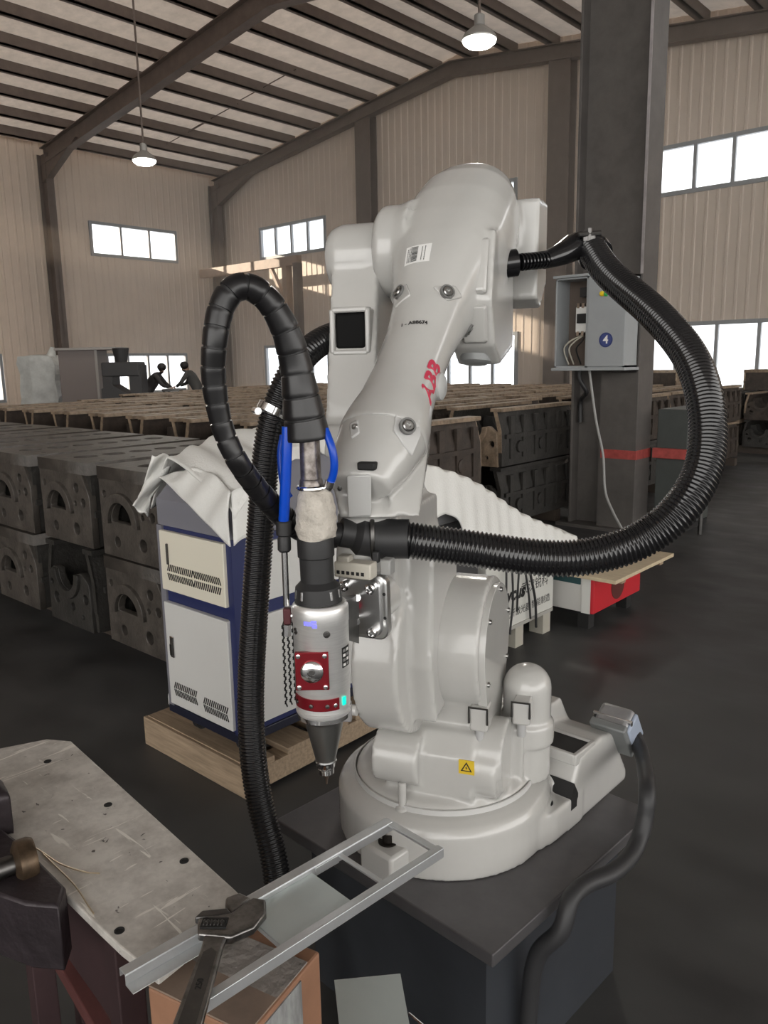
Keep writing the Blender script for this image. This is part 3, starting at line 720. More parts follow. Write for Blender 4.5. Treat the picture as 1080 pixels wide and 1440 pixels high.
# --- turret
mb = MB()
mb.lathe(RL(0, 0, 0.11), (0, 0, 1), [(0.213, 0), (0.213, 0.03), (0.205, 0.04), (0.19, 0.046), (0.1, 0.06)], 64)
mb.hull([RL(u, v, z) for u in (-0.05, 0.115) for (v, z) in ((-0.1, 0.13), (0.165, 0.14), (0.185, 0.17), (0.185, 0.255), (0.15, 0.30), (-0.1, 0.36))])
mb.cyl(RL(-0.06, 0.09, 0.235), RL(0.175, 0.09, 0.235), 0.082)
mb.cyl(RL(0.11, 0.12, 0.215), RL(0.165, 0.12, 0.215), 0.066)
mb.cyl(RL(-0.035, 0.035, 0.475), RL(0.125, 0.035, 0.475), 0.150, seg=48)
mb.hull([RL(u, v, z) for u in (-0.035, 0.11) for (v, z) in ((-0.1, 0.2), (0.12, 0.2), (0.125, 0.36), (0.14, 0.46), (-0.1, 0.46))])
mb.cyl(RL(0.195, -0.03, 0.13), RL(0.195, -0.03, 0.36), 0.056)
mb.sphere(RL(0.195, -0.03, 0.355), 0.056, 20, (1, 1, 0.9))
mb.cyl(RL(0.195, -0.03, 0.22), RL(0.195, -0.03, 0.27), 0.064)
mb.cyl(RL(-0.105, 0.16, 0.235), RL(0.0, 0.16, 0.235), 0.062)
mb.hull([RL(u, v, z) for u in (-0.09, -0.03) for v in (0.03, 0.17) for z in (0.13, 0.24)])
mb.hull([RL(u, v, z) for u in (0.1, 0.2) for v in (-0.08, 0.05) for z in (0.15, 0.28)])
turret = cast('turret', mb, WHITE, rob, 0.0055, 4)
BV.clear()
mb = MB(); mb.hull([RL(u, 0.035 + 0.135 * math.cos(a), 0.475 + 0.135 * math.sin(a)) for u in (0.118, 0.138) for a in np.linspace(0, 2 * math.pi, 28)] + [RL(u, 0.06 + 0.06 * math.cos(a), 0.29 + 0.06 * math.sin(a)) for u in (0.118, 0.138) for a in np.linspace(0, 2 * math.pi, 14)])
cover = part('drum_cover', mb, WHITE, turret, bevel=0.006)
for a in (40, 100, 160, 215, 330): bolt(cover, RL(0.139, 0.035 + 0.12 * math.cos(math.radians(a)), 0.475 + 0.12 * math.sin(math.radians(a))), _u, 0.006, False)
# turntable groove ring
part('turntable_ring', MB().lathe(RL(0, 0, 0.125), (0, 0, 1), [(0.2175, 0), (0.2175, 0.018), (0.2145, 0.0185), (0.2145, 0)], 72), mat('ring_grey', (0.58, 0.58, 0.57), 0.35), turret)
# motor connectors
for (x, y, fw, w, hh) in ((735, 998, 1.66, 0.020, 0.028), (676, 1006, 1.60, 0.020, 0.028)):
    c = onF(x, y, fw)
    bx = part('motor_connector', MB().box(c, (w, 0.024, hh), (_u, _v, _z)), WHITE, turret, bevel=0.005)
    part('connector_clip', MB().tube([c + _u * w + _v * 0.026 - _z * hh * 0.3, c + _u * w + _v * 0.028 + _z * hh, c - _u * w + _v * 0.028 + _z * hh, c - _u * w + _v * 0.026 - _z * hh * 0.3], 0.0028, 6), DSTEEL, bx)
    part('connector_plug', MB().cyl(c - _z * hh + _v * 0.01, c - _z * (hh + 0.03) + _v * 0.012, 0.010, seg=12), mat('plug_grey', (0.4, 0.4, 0.4), 0.4), bx)
h = hit(turret, 656, 1079)
if h is not None:
    tri = mat('sticker_yellow', (0.75, 0.62, 0.10), 0.5)
    p, n = h; ex = np.cross(_z, n); ex /= np.linalg.norm(ex)
    if ex @ _R < 0: ex = -ex
    ey = np.cross(n, ex)
    st = part('warning_sticker', MB().box(p, (0.017, 0.016, 0.0012), (ex, ey, n)), YELLOW, turret, smooth=0, label='yellow warning sticker with a black triangle')
    q = p + n * 0.0014
    def trip(r, dy=0): return [(r * math.cos(a), dy + r * math.sin(a)) for a in (math.radians(90), math.radians(210), math.radians(330))]
    part('sticker_triangle', MB().prism(trip(0.0145, -0.002), q, ex, ey, n, 0.0004), INK, st, smooth=0)
    part('sticker_field', MB().prism(trip(0.0095, -0.002), q + n * 0.0004, ex, ey, n, 0.0003), YELLOW, st, smooth=0)
    part('sticker_bolt', MB().prism([(0.0012, 0.004), (-0.0025, -0.0015), (-0.0004, -0.0012), (-0.001, -0.0055), (0.0027, -0.0005), (0.0006, -0.0007)], q + n * 0.0007, ex, ey, n, 0.0003), INK, st, smooth=0)

# --- lower arm
mb = MB()
mb.cyl(RL(-0.112, 0.12, 0.475), RL(-0.012, 0.12, 0.475), 0.185, seg=56)
mb.hull([RL(u, v, z) for u in (-0.112, -0.02) for (v, z) in ((-0.045, 0.475), (0.30, 0.475), (0.26, 0.80), (-0.03, 0.80))])
mb.hull([RL(u, v, z) for u in (-0.03, 0.04) for (v, z) in ((0.02, 0.36), (0.20, 0.34), (0.235, 0.475), (0.21, 0.72), (0.02, 0.72))])
mb.hull([RL(u, v, z) for (u0, u1, v0, v1, z) in ((-0.12, -0.01, -0.02, 0.27, 0.72), (-0.22, -0.10, -0.02, 0.16, 0.97)) for u in (u0, u1) for v in (v0, v1)])
mb.hull([RL(u, v, z) for (u0, u1, v0, v1, z) in ((-0.222, -0.10, -0.02, 0.16, 0.90), (-0.242, -0.135, -0.085, 0.035, 1.34)) for u in (u0, u1) for v in (v0, v1)])
mb.lathe(RL(-0.135, -0.03, 1.33), -_u, [(0.075, 0), (0.078, 0.03), (0.078, 0.10), (0.07, 0.122), (0.05, 0.130)], 40)
larm = cast('lower_arm', mb, WHITE, rob, 0.006, 5)
BV.clear()
h = hit(larm, 495, 466)
vent_c = h[0] if h is not None else RL(-0.2, 0.05, 1.2)
part('cable_window', MB().box(vent_c, (0.036, 0.012, 0.040), (_u, _v, _z)), mat('window_black', (0.004, 0.004, 0.004), 0.7, spec=0.2), larm, bevel=0.008)
mbp = MB()
for s in (-1, 1):
    mbp.box(vent_c + _u * s * 0.041, (0.006, 0.016, 0.047), (_u, _v, _z)); mbp.box(vent_c + _z * s * 0.045, (0.041, 0.016, 0.006), (_u, _v, _z))
part('window_rim', mbp, WHITE, larm, bevel=0.004)
for (x, y) in ((506, 1000), (506, 1058)):
    hh = hit(larm, x + 4, y)
    if hh is not None: part('side_stud', MB().lathe(hh[0] - _u * 0.012, -_u, [(0.012, 0), (0.012, 0.014), (0.008, 0.018)], 14), WHITE, larm)

# --- upper arm: housing and forearm in one casting
def FA(s, du=0, dq=0):                        # along axis 4
    return RL(0.02 - 0.04 * s + du, -0.12 + 0.753 * s + 0.658 * dq, 1.395 - 0.658 * s + 0.753 * dq)
_a4 = _v * 0.753 - _z * 0.658; _q4 = _v * 0.658 + _z * 0.753
secs = [(-0.135, 0.035, 0.035, 2.2), (-0.125, 0.07, 0.07, 2.3), (-0.10, 0.10, 0.10, 2.4), (-0.05, 0.116, 0.116, 2.5), (0.03, 0.122, 0.124, 2.7), (0.11, 0.122, 0.122, 2.8), (0.18, 0.114, 0.115, 2.7), (0.25, 0.093, 0.10, 2.5),
        (0.32, 0.076, 0.082, 2.2), (0.40, 0.068, 0.070, 2.0), (0.50, 0.066, 0.066, 2.0), (0.57, 0.070, 0.067, 2.1), (0.62, 0.079, 0.070, 2.3), (0.66, 0.082, 0.070, 2.4)]
mb = MB().sup([(FA(s), _u, _q4, a, b_, ex) for s, a, b_, ex in secs], 44)
mb.lathe(RL(-0.14, -0.03, 1.34), _u, [(0.09, 0), (0.10, 0.012), (0.10, 0.05), (0.11, 0.08)], 40)
mb.hull([RL(u, v, z) for u in (0.10, 0.175) for (v, z) in ((-0.34, 1.29), (-0.34, 1.475), (-0.21, 1.465), (-0.19, 1.24), (-0.25, 1.22))])
mb.hull([RL(u, v, z) for u in (0.035, 0.128) for (v, z) in ((-0.16, 1.13), (-0.01, 1.09), (0.05, 1.13), (0.085, 1.22), (0.055, 1.36), (-0.16, 1.40))])
uarm = cast('upper_arm', mb, WHITE, rob, 0.0055, 4)
BV.clear()
def on(o, x, y):
    h = hit(o, x, y)
    return h
# raised corner pads with bolts, at the housing front and the forearm root
for (x, y) in ((660, 464), (672, 506)):
    h = on(uarm, x, y)
    if h is not None and y > 400: bolt(uarm, h[0] + h[1] * 0.002, h[1], 0.010)
# raised panel on the right of the housing
part('housing_panel', MB().hull([RL(u, v, z) for (u, v, z) in ((0.058, 0.088, 1.232), (0.120, 0.088, 1.232), (0.058, 0.063, 1.345), (0.120, 0.063, 1.345), (0.064, 0.095, 1.24), (0.115, 0.095, 1.24), (0.064, 0.071, 1.34), (0.115, 0.071, 1.34))]), WHITE, uarm, bevel=0.004)
part('housing_panel', MB().hull([RL(u, v, z) for (u, v, z) in ((0.062, 0.055, 1.135), (0.115, 0.055, 1.135), (0.058, 0.084, 1.212), (0.120, 0.084, 1.212), (0.068, 0.066, 1.138), (0.110, 0.066, 1.138), (0.064, 0.092, 1.206), (0.115, 0.092, 1.206))]), WHITE, uarm, bevel=0.004)
# connector bump under the housing, cover cap on the forearm flank
h = on(uarm, 668, 505)
if h is not None: part('connector_cap', MB().lathe(h[0] - h[1] * 0.01, h[1] * 0.4 - _z, [(0.034, 0), (0.034, 0.014), (0.024, 0.02)], 24), mat('cap_grey', (0.30, 0.31, 0.31), 0.4), uarm)
h = on(uarm, 617, 545)
if h is not None: part('flank_cap', MB().lathe(h[0] - h[1] * 0.012 + _u * 0.004, _u, [(0.026, 0), (0.026, 0.015), (0.018, 0.02)], 24), mat('cap_pale', (0.5, 0.51, 0.50), 0.35), uarm)
# stickers and lettering, fitted to the casting
def grid(nx, ny, o, ex, ey, w, hgt):
    mb = MB(); vs = [A_(o) + A_(ex) * w * (i / nx - 0.5) + A_(ey) * hgt * (j / ny - 0.5) for j in range(ny + 1) for i in range(nx + 1)]
    return mb.add(vs, [(j * (nx + 1) + i, j * (nx + 1) + i + 1, (j + 1) * (nx + 1) + i + 1, (j + 1) * (nx + 1) + i) for j in range(ny) for i in range(nx)])
h = on(uarm, 587, 357)
if h is not None:
    p, n = h; ex = _R * 0.985 - _D * 0.17 * -1; ex = ex - n * (ex @ n); ex /= np.linalg.norm(ex); ey = np.cross(n, ex)
    lab = part('barcode_label', grid(8, 8, p + n * 0.002, ex, ey, 0.058, 0.047), LABELW, uarm, label='white barcode label'); wrap(lab, uarm, 0.0008)
    mbx = MB(); rr_ = random.Random(5); yy = -0.019
    while yy < 0.018:
        w_ = rr_.choice((0.0006, 0.0011, 0.0018)); mbx.v and None
        g = grid(3, 1, p + n * 0.003 - ex * 0.006 + ey * (yy + w_ / 2), ex, ey, 0.013, w_); mbx.add(g.v, g.f); yy += w_ + rr_.choice((0.0007, 0.0012))
    bars = part('barcode', mbx, INK, lab, smooth=0); wrap(bars, uarm, 0.0014)
    mbx = MB()
    for kx in (-0.0225, -0.0185, -0.0145, 0.010, 0.0165):
        yy = -0.019
        while yy < 0.017:
            w_ = rr_.uniform(0.0015, 0.004); g = grid(1, 2, p + n * 0.003 + ex * kx + ey * (yy + w_ / 2), ex, ey, 0.0017, w_); mbx.add(g.v, g.f); yy += w_ + 0.0012
    pr = part('fine_print', mbx, INK, lab, smooth=0); wrap(pr, uarm, 0.0014)
h = on(uarm, 582, 454)
if h is not None:
    p, n = h; ex = _R - n * (_R @ n); ex /= np.linalg.norm(ex); ey = np.cross(n, ex)
    tx = text('serial_number', '1 - A88674', 0.0125, p, ex, ey, INK, uarm, off=0.003, bold=0.0004); wrap(tx, uarm, 0.001)
h = on(uarm, 607, 536)
if h is not None:
    p, n = h; ex = _a4 * -1; ex = ex - n * (ex @ n); ex /= np.linalg.norm(ex); ey = np.cross(n, ex)
    tx = text('maker_lettering', 'ABB', 0.052, p, ex, ey, REDINK, uarm, off=0.004, bold=0.0022); wrap(tx, uarm, 0.0012)
    tx['label'] = 'red printed letters on the forearm flank'

# --- wrist
mb = MB()
WC = RL(-0.012, 0.455, 0.93)
mb.sup([(FA(0.60), _u, _q4, 0.074, 0.066, 2.2), (FA(0.66), _u, _q4, 0.080, 0.066, 2.4), (FA(0.72, -0.005), _u, _q4, 0.072, 0.052, 2.4), (FA(0.77, -0.008), _u, _q4, 0.055, 0.035, 2.3)], 36)
def pf(x, y, fw): return onF(x, y, fw)
mb.hull([pf(570, 606, 1.46), pf(606, 600, 1.47), pf(600, 640, 1.43), pf(590, 726, 1.35), pf(552, 726, 1.34), pf(545, 690, 1.36), pf(575, 640, 1.52), pf(590, 720, 1.45), pf(555, 720, 1.44), pf(606, 620, 1.54)])
mb.hull([pf(482, 655, 1.43), pf(535, 645, 1.44), pf(560, 660, 1.43), pf(556, 728, 1.34), pf(478, 728, 1.34), pf(470, 690, 1.36), pf(480, 668, 1.52), pf(550, 660, 1.52), pf(478, 722, 1.46), pf(550, 722, 1.46)])
mb.cyl(pf(512, 700, 1.40), pf(508, 800, 1.40), 0.047)
wrist = cast('wrist', mb, WHITE, rob, 0.005, 4)
BV.clear()
for (x, y, r) in ((500, 601, 0.006), (478, 686, 0.004), (578, 727, 0.004)):
    h = on(wrist, x, y) or on(uarm, x, y)
    if h is not None: bolt(wrist, h[0] + h[1] * 0.001, h[1], r, r > 0.007)
h = on(wrist, 517, 655)
if h is not None: part('wrist_gap', MB().box(h[0], (0.016, 0.010, 0.007), (_u, _v, _z)), DARK, wrist, bevel=0.003)
def pad(px, off, nm, mt_, dp=0.01):
    hs = [on(wrist, x, y) or on(uarm, x, y) for x, y in px]
    hs = [q for q in hs if q is not None]
    if len(hs) > 3: part(nm, MB().hull([q[0] + q[1] * off for q in hs] + [q[0] - q[1] * dp for q in hs]), mt_, wrist, bevel=0.003)
SHW = mat('pad_white', (0.55, 0.55, 0.54), 0.32)
pad(((556, 584), (588, 590), (590, 612), (577, 642), (566, 626), (553, 606)), 0.0045, 'yoke_pad', SHW)
pad(((492, 596), (504, 590), (506, 610), (494, 618)), 0.003, 'yoke_pad', SHW)
pad(((490, 668), (522, 668), (522, 726), (490, 726)), 0.005, 'cover_plate', SHW, 0.006)
for (x, y, r) in ((571, 601, 0.010), (505, 708, 0.009)):
    h = on(wrist, x, y) or on(uarm, x, y)
    if h is not None: bolt(wrist, h[0] + h[1] * 0.009, h[1], r)
def hpad(px, off, nm, dp=0.012):
    hs = [on(uarm, x, y) for x, y in px]; hs = [q for q in hs if q is not None]
    if len(hs) > 3: part(nm, MB().hull([q[0] + q[1] * off for q in hs] + [q[0] - q[1] * dp for q in hs]), WHITE, uarm, bevel=0.004)
hpad(((608, 404), (640, 402), (650, 418), (628, 424)), 0.004, 'bolt_pad'); hpad(((548, 418), (572, 400), (578, 416), (556, 434)), 0.004, 'bolt_pad')
for (x, y) in ((563, 412), (628, 412)):
    h = on(uarm, x, y); bolt(uarm, h[0] + h[1] * 0.006, h[1], 0.010)
# ================================================================== tool flange on the wrist
FW = 1.33
pc = pf(510, 852, 1.36)
nv = CF(-0.42, -0.90, -0.05); nv /= np.linalg.norm(nv); ev = np.cross(nv, _z); ev /= np.linalg.norm(ev); zv = np.cross(ev, nv)
zv = zv if zv[2] > 0 else -zv
ev = ev if ev @ _R > 0 else -ev
def rr2(w, hgt, r, n=5):
    out = []
    for cx, cy, a in ((w - r, hgt - r, 0), (-w + r, hgt - r, 90), (-w + r, -hgt + r, 180), (w - r, -hgt + r, 270)):
        out += [(cx + r * math.cos(math.radians(a + 90 * k / n)), cy + r * math.sin(math.radians(a + 90 * k / n))) for k in range(n + 1)]
    return out
fl = part('tool_flange', MB().prism(rr2(0.048, 0.062, 0.018), pc, ev, zv, -nv, 0.02), mat('satin_flange', (0.75, 0.75, 0.74), 0.3, 1.0), rob, bevel=0.003)
part('flange_face', MB().prism(rr2(0.038, 0.052, 0.012), pc, ev, zv, nv, 0.006), mat('satin_flange2', (0.62, 0.62, 0.62), 0.35, 1.0), fl, bevel=0.002)
for sx in (-1, 1):
    for sy in (-1, 1):
        part('flange_screw', MB().lathe(pc + ev * sx * 0.026 + zv * sy * 0.041 + nv * 0.005, nv, [(0.010, 0), (0.010, 0.016), (0.007, 0.018), (0.005, 0.012)], 14), CHROME, fl)
for sy in (-0.3, 0.45): part('edge_hole', MB().lathe(pc + ev * 0.044 + zv * sy * 0.06 + nv * 0.0005, nv, [(0.003, 0), (0.003, 0.001)], 10), DARK, fl)
part('flange_neck', MB().cyl(pc - nv * 0.02, pc - nv * 0.07, 0.045), WHITE, fl)
part('red_button', MB().lathe(pc - ev * 0.012 + nv * 0.006, nv, [(0.008, 0), (0.008, 0.01), (0.005, 0.013)], 14), mat('red_plastic', (0.6, 0.01, 0.05), 0.3), fl)
part('fitting', MB().cyl(pc - ev * 0.012 + zv * 0.02 + nv * 0.004, pc + ev * 0.006 + zv * 0.026 + nv * 0.03, 0.006, seg=12), CHROME, fl)
part('fitting', MB().cyl(pc - ev * 0.014 - zv * 0.02 + nv * 0.004, pc + ev * 0.002 - zv * 0.02 + nv * 0.03, 0.006, seg=12), CHROME, fl)
# pale terminal block above the flange
tb = pf(500, 800, 1.335)
tbo = part('terminal_block', MB().box(tb, (0.036, 0.014, 0.014), (ev, nv, _z)), mat('cream_plastic', (0.55, 0.52, 0.45), 0.5), rob, bevel=0.003)
for k in range(6): part('terminal_hole', MB().box(tb + ev * (-0.027 + k * 0.0095) + nv * 0.0142 - _z * 0.004, (0.0028, 0.0008, 0.003), (ev, nv, _z)), DARK, tbo, smooth=0)
part('plug', MB().box(tb + _z * 0.0175 - ev * 0.02, (0.012, 0.010, 0.006), (ev, nv, _z)), mat('pale_plug', (0.4, 0.38, 0.33), 0.5), tbo, bevel=0.003)
part('clip', MB().box(pf(545, 796, 1.34), (0.010, 0.012, 0.014), (ev, nv, _z)), mat('grey_clip', (0.32, 0.32, 0.31), 0.5), tbo, bevel=0.003)

# ================================================================== laser cutting head
HF = 1.27
def hp(x, y): return onF(x, y, HF)
top, bot = hp(450, 845), hp(456, 1010)
ax = (bot - top); L = np.linalg.norm(ax); ax /= L
head = thing('laser_cutting_head', 'silver cylindrical laser cutting head with dark red plates and a conical nozzle', 'laser head', hp(460, 1108))
R0 = 40.5 / FPX * 1.30
ex = _R - ax * (_R @ ax); ex /= np.linalg.norm(ex); ey = np.cross(ax, ex); ey = ey if ey @ _f < 0 else -ey     # right, towards the camera
def hpt(px_down, r=0): return top + ax * (px_down / FPX * 1.30)
S = 1.30 / FPX
part('head_body', MB().lathe(top, ax, [(R0 * 0.9, 0), (R0 * 0.97, 3 * S), (R0, 8 * S), (R0, 28 * S), (R0 * 0.985, 29 * S), (R0 * 0.985, 132 * S), (R0 * 0.97, 133 * S), (R0 * 0.97, 158 * S), (R0, 159 * S), (R0, 163 * S), (R0 * 0.93, 168 * S)], 56), ALU, head)
bd = part('lower_ring', MB().lathe(top + ax * 160 * S, ax, [(R0 * 0.94, 0), (R0 * 0.95, 3 * S), (R0 * 0.95, 13 * S), (R0 * 0.84, 17 * S), (R0 * 0.70, 21 * S)], 56), CHROME, head)
part('nozzle_cone', MB().lathe(top + ax * 166 * S, ax, [(R0 * 0.80, 0), (R0 * 0.74, 10 * S), (R0 * 0.70, 18 * S), (R0 * 0.37, 78 * S)], 48), mat('satin_cone', (0.30, 0.30, 0.29), 0.38, 1.0), head)
nz = part('nozzle', MB().lathe(top + ax * 244 * S, ax, [(R0 * 0.40, 0), (R0 * 0.41, 2 * S), (R0 * 0.36, 5 * S), (R0 * 0.33, 12 * S), (R0 * 0.24, 14 * S), (R0 * 0.29, 15 * S), (R0 * 0.29, 22 * S), (R0 * 0.23, 24 * S)], 32), CHROME, head)
part('nozzle_tip', MB().lathe(top + ax * 267 * S, ax, [(4.2 * S, 0), (3.4 * S, 4 * S), (1.6 * S, 14 * S), (1.2 * S, 18 * S)], 16), mat('copper_tip', (0.35, 0.27, 0.22), 0.35, 1.0), head)
# curved red plates on the body
def curved(name, a0, a1, h0, h1, r0, r1, mt_, parent, seg=14):
    rings_ = []
    for k in range(seg + 1):
        a = math.radians(a0 + (a1 - a0) * k / seg); dr_ = ex * math.sin(a) + ey * math.cos(a)
        rings_.append([top + ax * hh * S + dr_ * r_ for hh, r_ in ((h0, r0), (h0, r1), (h1, r1), (h1, r0))])
    return part(name, MB().rings(rings_), mt_, parent, smooth=40)
def flatp(name, cx, h0, h1, w, t0, mt_, parent):
    c = top + ax * (h0 + h1) / 2 * S + ex * cx * S + ey * (R0 + t0)
    return part(name, MB().box(c, (w * S, (h1 - h0) / 2 * S, 0.004), (ex, ax, ey)), mt_, parent, bevel=0.0012)
rp_ = flatp('red_plate', -11, 62, 118, 23.5, -0.003, RED, head)
rc = top + ax * 90 * S - ex * 11 * S + ey * (R0 + 0.001)
kn = part('round_knob', MB().lathe(rc, ey, [(16 * S, 0), (16 * S, 0.003), (13 * S, 0.006), (6 * S, 0.007), (5.5 * S, 0.004)], 32), CHROME, rp_)
part('knob_socket', MB().lathe(rc + ey * 0.0045, ey, [(4.5 * S, 0), (4.5 * S, 0.003)], 8), DSTEEL, kn)
for sx in (-1, 1):
    for sy in (-1, 1):
        part('plate_screw', MB().lathe(rc + ex * sx * 18.5 * S + ax * sy * 23 * S, ey, [(3.2 * S, 0), (3.2 * S, 0.0025), (2 * S, 0.003)], 12), CHROME, rp_)
rb_ = curved('red_band', -72, 38, 133.5, 151, R0 * 0.96, R0 * 1.012, RED, head)
for a in (-60, -20, 12, 28):
    dr_ = ex * math.sin(math.radians(a)) + ey * math.cos(math.radians(a))
    part('band_screw', MB().lathe(top + ax * 143 * S + dr_ * R0, dr_, [(3 * S, 0), (3 * S, 0.003), (1.6 * S, 0.0035)], 12), DSTEEL if a < 20 else CHROME, rb_)
# dark specification label, screws and lit marks on the body
lb = curved('spec_label', 50, 78, 62, 92, R0 * 0.97, R0 * 0.995, INK, head, 6)
for i in range(2):
    for j in range(4): curved('label_cell', 53 + i * 12, 61 + i * 12, 65 + j * 7, 69 + j * 7, R0 * 0.98, R0 * 1.0, LABELW if (i + j) % 2 else mat('label_grey', (0.25, 0.25, 0.25), 0.5), lb, 3)
for a, hh in ((16, 31), (-58, 31)):
    dr_ = ex * math.sin(math.radians(a)) + ey * math.cos(math.radians(a))
    part('body_screw', MB().lathe(top + ax * (hh + 6) * S + dr_ * R0 * 0.97, dr_, [(5 * S, 0), (5 * S, 0.002), (3 * S, 0.0022), (2.4 * S, 0.001)], 14), DSTEEL, head)
LB = mat('blue_status_glow', (0.1, 0.1, 0.9), 0.4, emit=((0.08, 0.08, 1.0), 2.2)); LC = mat('teal_status_glow', (0.0, 0.5, 0.4), 0.4, emit=((0.0, 0.75, 0.5), 0.8))
sl = curved('status_light', -30, -12, 19, 24, R0 * 0.99, R0 * 1.004, LB, head, 4)
curved('status_light', -14, -4, 17, 20, R0 * 0.99, R0 * 1.004, LB, head, 3)
curved('status_light', -12, -3, 22, 27, R0 * 0.99, R0 * 1.004, LB, head, 3)
curved('status_mark', 48, 58, 136, 148, R0 * 0.975, R0 * 1.0, LC, head, 3)
# black collar, taped bundle and connector above the body
c0, c1 = hp(443, 752), hp(447, 826)
part('collar', MB().lathe(c0, c1 - c0, [(25 * S, 0), (26 * S, 4 * S), (26 * S, 30 * S), (24 * S, 32 * S), (24 * S, 66 * S), (32 * S, 74 * S), (33.5 * S, 88 * S), (34 * S, 96 * S)], 40), BLACKM, head)
for a in (-70, -40, 40, 70):
    dr_ = ex * math.sin(math.radians(a)) + ey * math.cos(math.radians(a))
    part('collar_screw', MB().cyl(c1 + dr_ * 30 * S, c1 + dr_ * 31 * S + ax * 12 * S, 3.5 * S, seg=12), CHROME, head)
w0 = hp(443, 690); secs = []
TAPE = mat('cream_tape', (0.60, 0.555, 0.49), 0.6, var=0.25, scale=40, bump=0.9, bscale=55)
rt = random.Random(11)
prof = [(20, -2), (25, 8), (26, 18), (29, 26), (27, 32), (29.5, 40), (28, 47), (30, 54), (28, 61), (27, 66)]
rs = []
for r_, h_ in prof:
    rs.append([w0 + ax * (h_ + 1.5 * math.sin(k * 0.6 + h_)) * S + (ex * math.cos(k * math.pi / 14) + ey * math.sin(k * math.pi / 14)) * (r_ + rt.uniform(-0.9, 0.9)) * S for k in range(28)])
part('tape_wrap', MB().rings(rs), TAPE, head, smooth=60)
part('metal_sleeve', MB().lathe(hp(435, 612), hp(438, 690) - hp(435, 612), [(14 * S, 0), (14.5 * S, 60 * S), (16 * S, 62 * S), (17 * S, 72 * S), (15 * S, 80 * S)], 28), mat('worn_sleeve', (0.36, 0.33, 0.31), 0.35, 0.9, var=0.6, scale=60, col2=(0.14, 0.12, 0.11)), head)
part('hose_clip', MB().tube([hp(438, 685) + (ex * math.cos(a) + ey * math.sin(a)) * 19 * S for a in np.linspace(0, 6.2, 20)], 3 * S, 8), CHROME, head)
# thin pushrod fitting at the left
part('push_fitting', MB().lathe(hp(399, 732), hp(400, 776) - hp(399, 732), [(9.5 * S, 0), (11 * S, 2 * S), (11 * S, 20 * S), (8 * S, 22 * S), (9.5 * S, 26 * S), (9.5 * S, 42 * S), (7 * S, 45 * S)], 20), BLACKM, head)
part('metal_tube', MB().cyl(hp(400, 774), hp(403, 852), 4.6 * S, seg=14), CHROME, head)
part('tube_elbow', MB().box(hp(404, 866), (5.5 * S, 5.5 * S, 12 * S), (ex, ey, _z)), mat('maroon_fitting', (0.10, 0.03, 0.035), 0.4, 0.4), head, bevel=0.002)
part('elbow_nut', MB().cyl(hp(404, 878), hp(404, 894), 6 * S, seg=6), CHROME, head)
part('elbow_link', MB().cyl(hp(404, 866), hp(418, 866), 4 * S, seg=10), CHROME, head)
part('side_clamp', MB().box(hp(487, 1000), (8 * S, 8 * S, 14 * S), (ex, ey, _z)), mat('clamp_grey', (0.35, 0.34, 0.34), 0.4, 0.6), head, bevel=0.002)
part('head_bracket', MB().hull([hp(488, 845), hp(488, 900), pf(505, 835, 1.345), pf(505, 905, 1.345), hp(470, 845) + _f * 0.05, hp(470, 900) + _f * 0.05]), DSTEEL, head)

# ================================================================== hoses
def corrugated(name, pts, r, label, cat='hose', ridge=0.0078, depth=0.09, mt_=BLACKR, seg=24, base=None, radii=None):
    P, L_ = spline(pts, 90)
    for _ in range(10): P[1:-1] = 0.25 * P[:-2] + 0.5 * P[1:-1] + 0.25 * P[2:]
    pts = list(P)
    n = max(8, int(L_ / ridge)) * 4
    P, L_ = spline(pts, n)
    prof_ = (1.0, 1.0, 1 - depth, 1 - depth)
    rad = [r * prof_[i % 4] for i in range(n)]
    o = base if base is not None else pts[-1]
    return solo(name, MB().tube(P, rad, seg), mt_, label, cat, o, smooth=60)
HP = [(832, 350, 1.88), (851, 380, 1.82), (880, 406, 1.75), (917, 437, 1.66), (955, 478, 1.57), (980, 519, 1.50), (994, 574, 1.44), (996, 630, 1.40), (985, 674, 1.37), (961, 713, 1.35), (925, 747, 1.35), (890, 766, 1.35), (850, 779, 1.35), (800, 787, 1.36), (750, 784, 1.37), (700, 777, 1.37), (640, 768, 1.38), (600, 763, 1.38), (562, 758, 1.38)]
hz = [pf(*q) for q in HP]
corrugated('corrugated_hose', hz, 0.0335, 'thick black corrugated hose looping in a big arc from housing to wrist', base=hz[-1])
sl = [pf(575, 758, 1.37), pf(530, 757, 1.375), pf(478, 748, 1.36)]
t = thing('hose_sleeve', 'smooth black sleeve and clamp ring holding the thick hose on the wrist', 'hose clamp', sl[1])
part('sleeve', MB().tube(spline(sl, 12)[0], [0.0355] * 3 + [0.036] * 6 + [0.026] * 3, 28), BLACKM, t)
part('clamp_ring', MB().tube([pf(524, 757, 1.375) + (_z * math.cos(a) + _f * math.sin(a)) * 0.038 for a in np.linspace(0, 6.28, 28)], 0.0045, 8), DSTEEL, t)
part('clamp_strap', MB().box(pf(529, 783, 1.338), (0.006, 0.006, 0.010), (_u, _v, _z)), BLACKM, t, bevel=0.002)
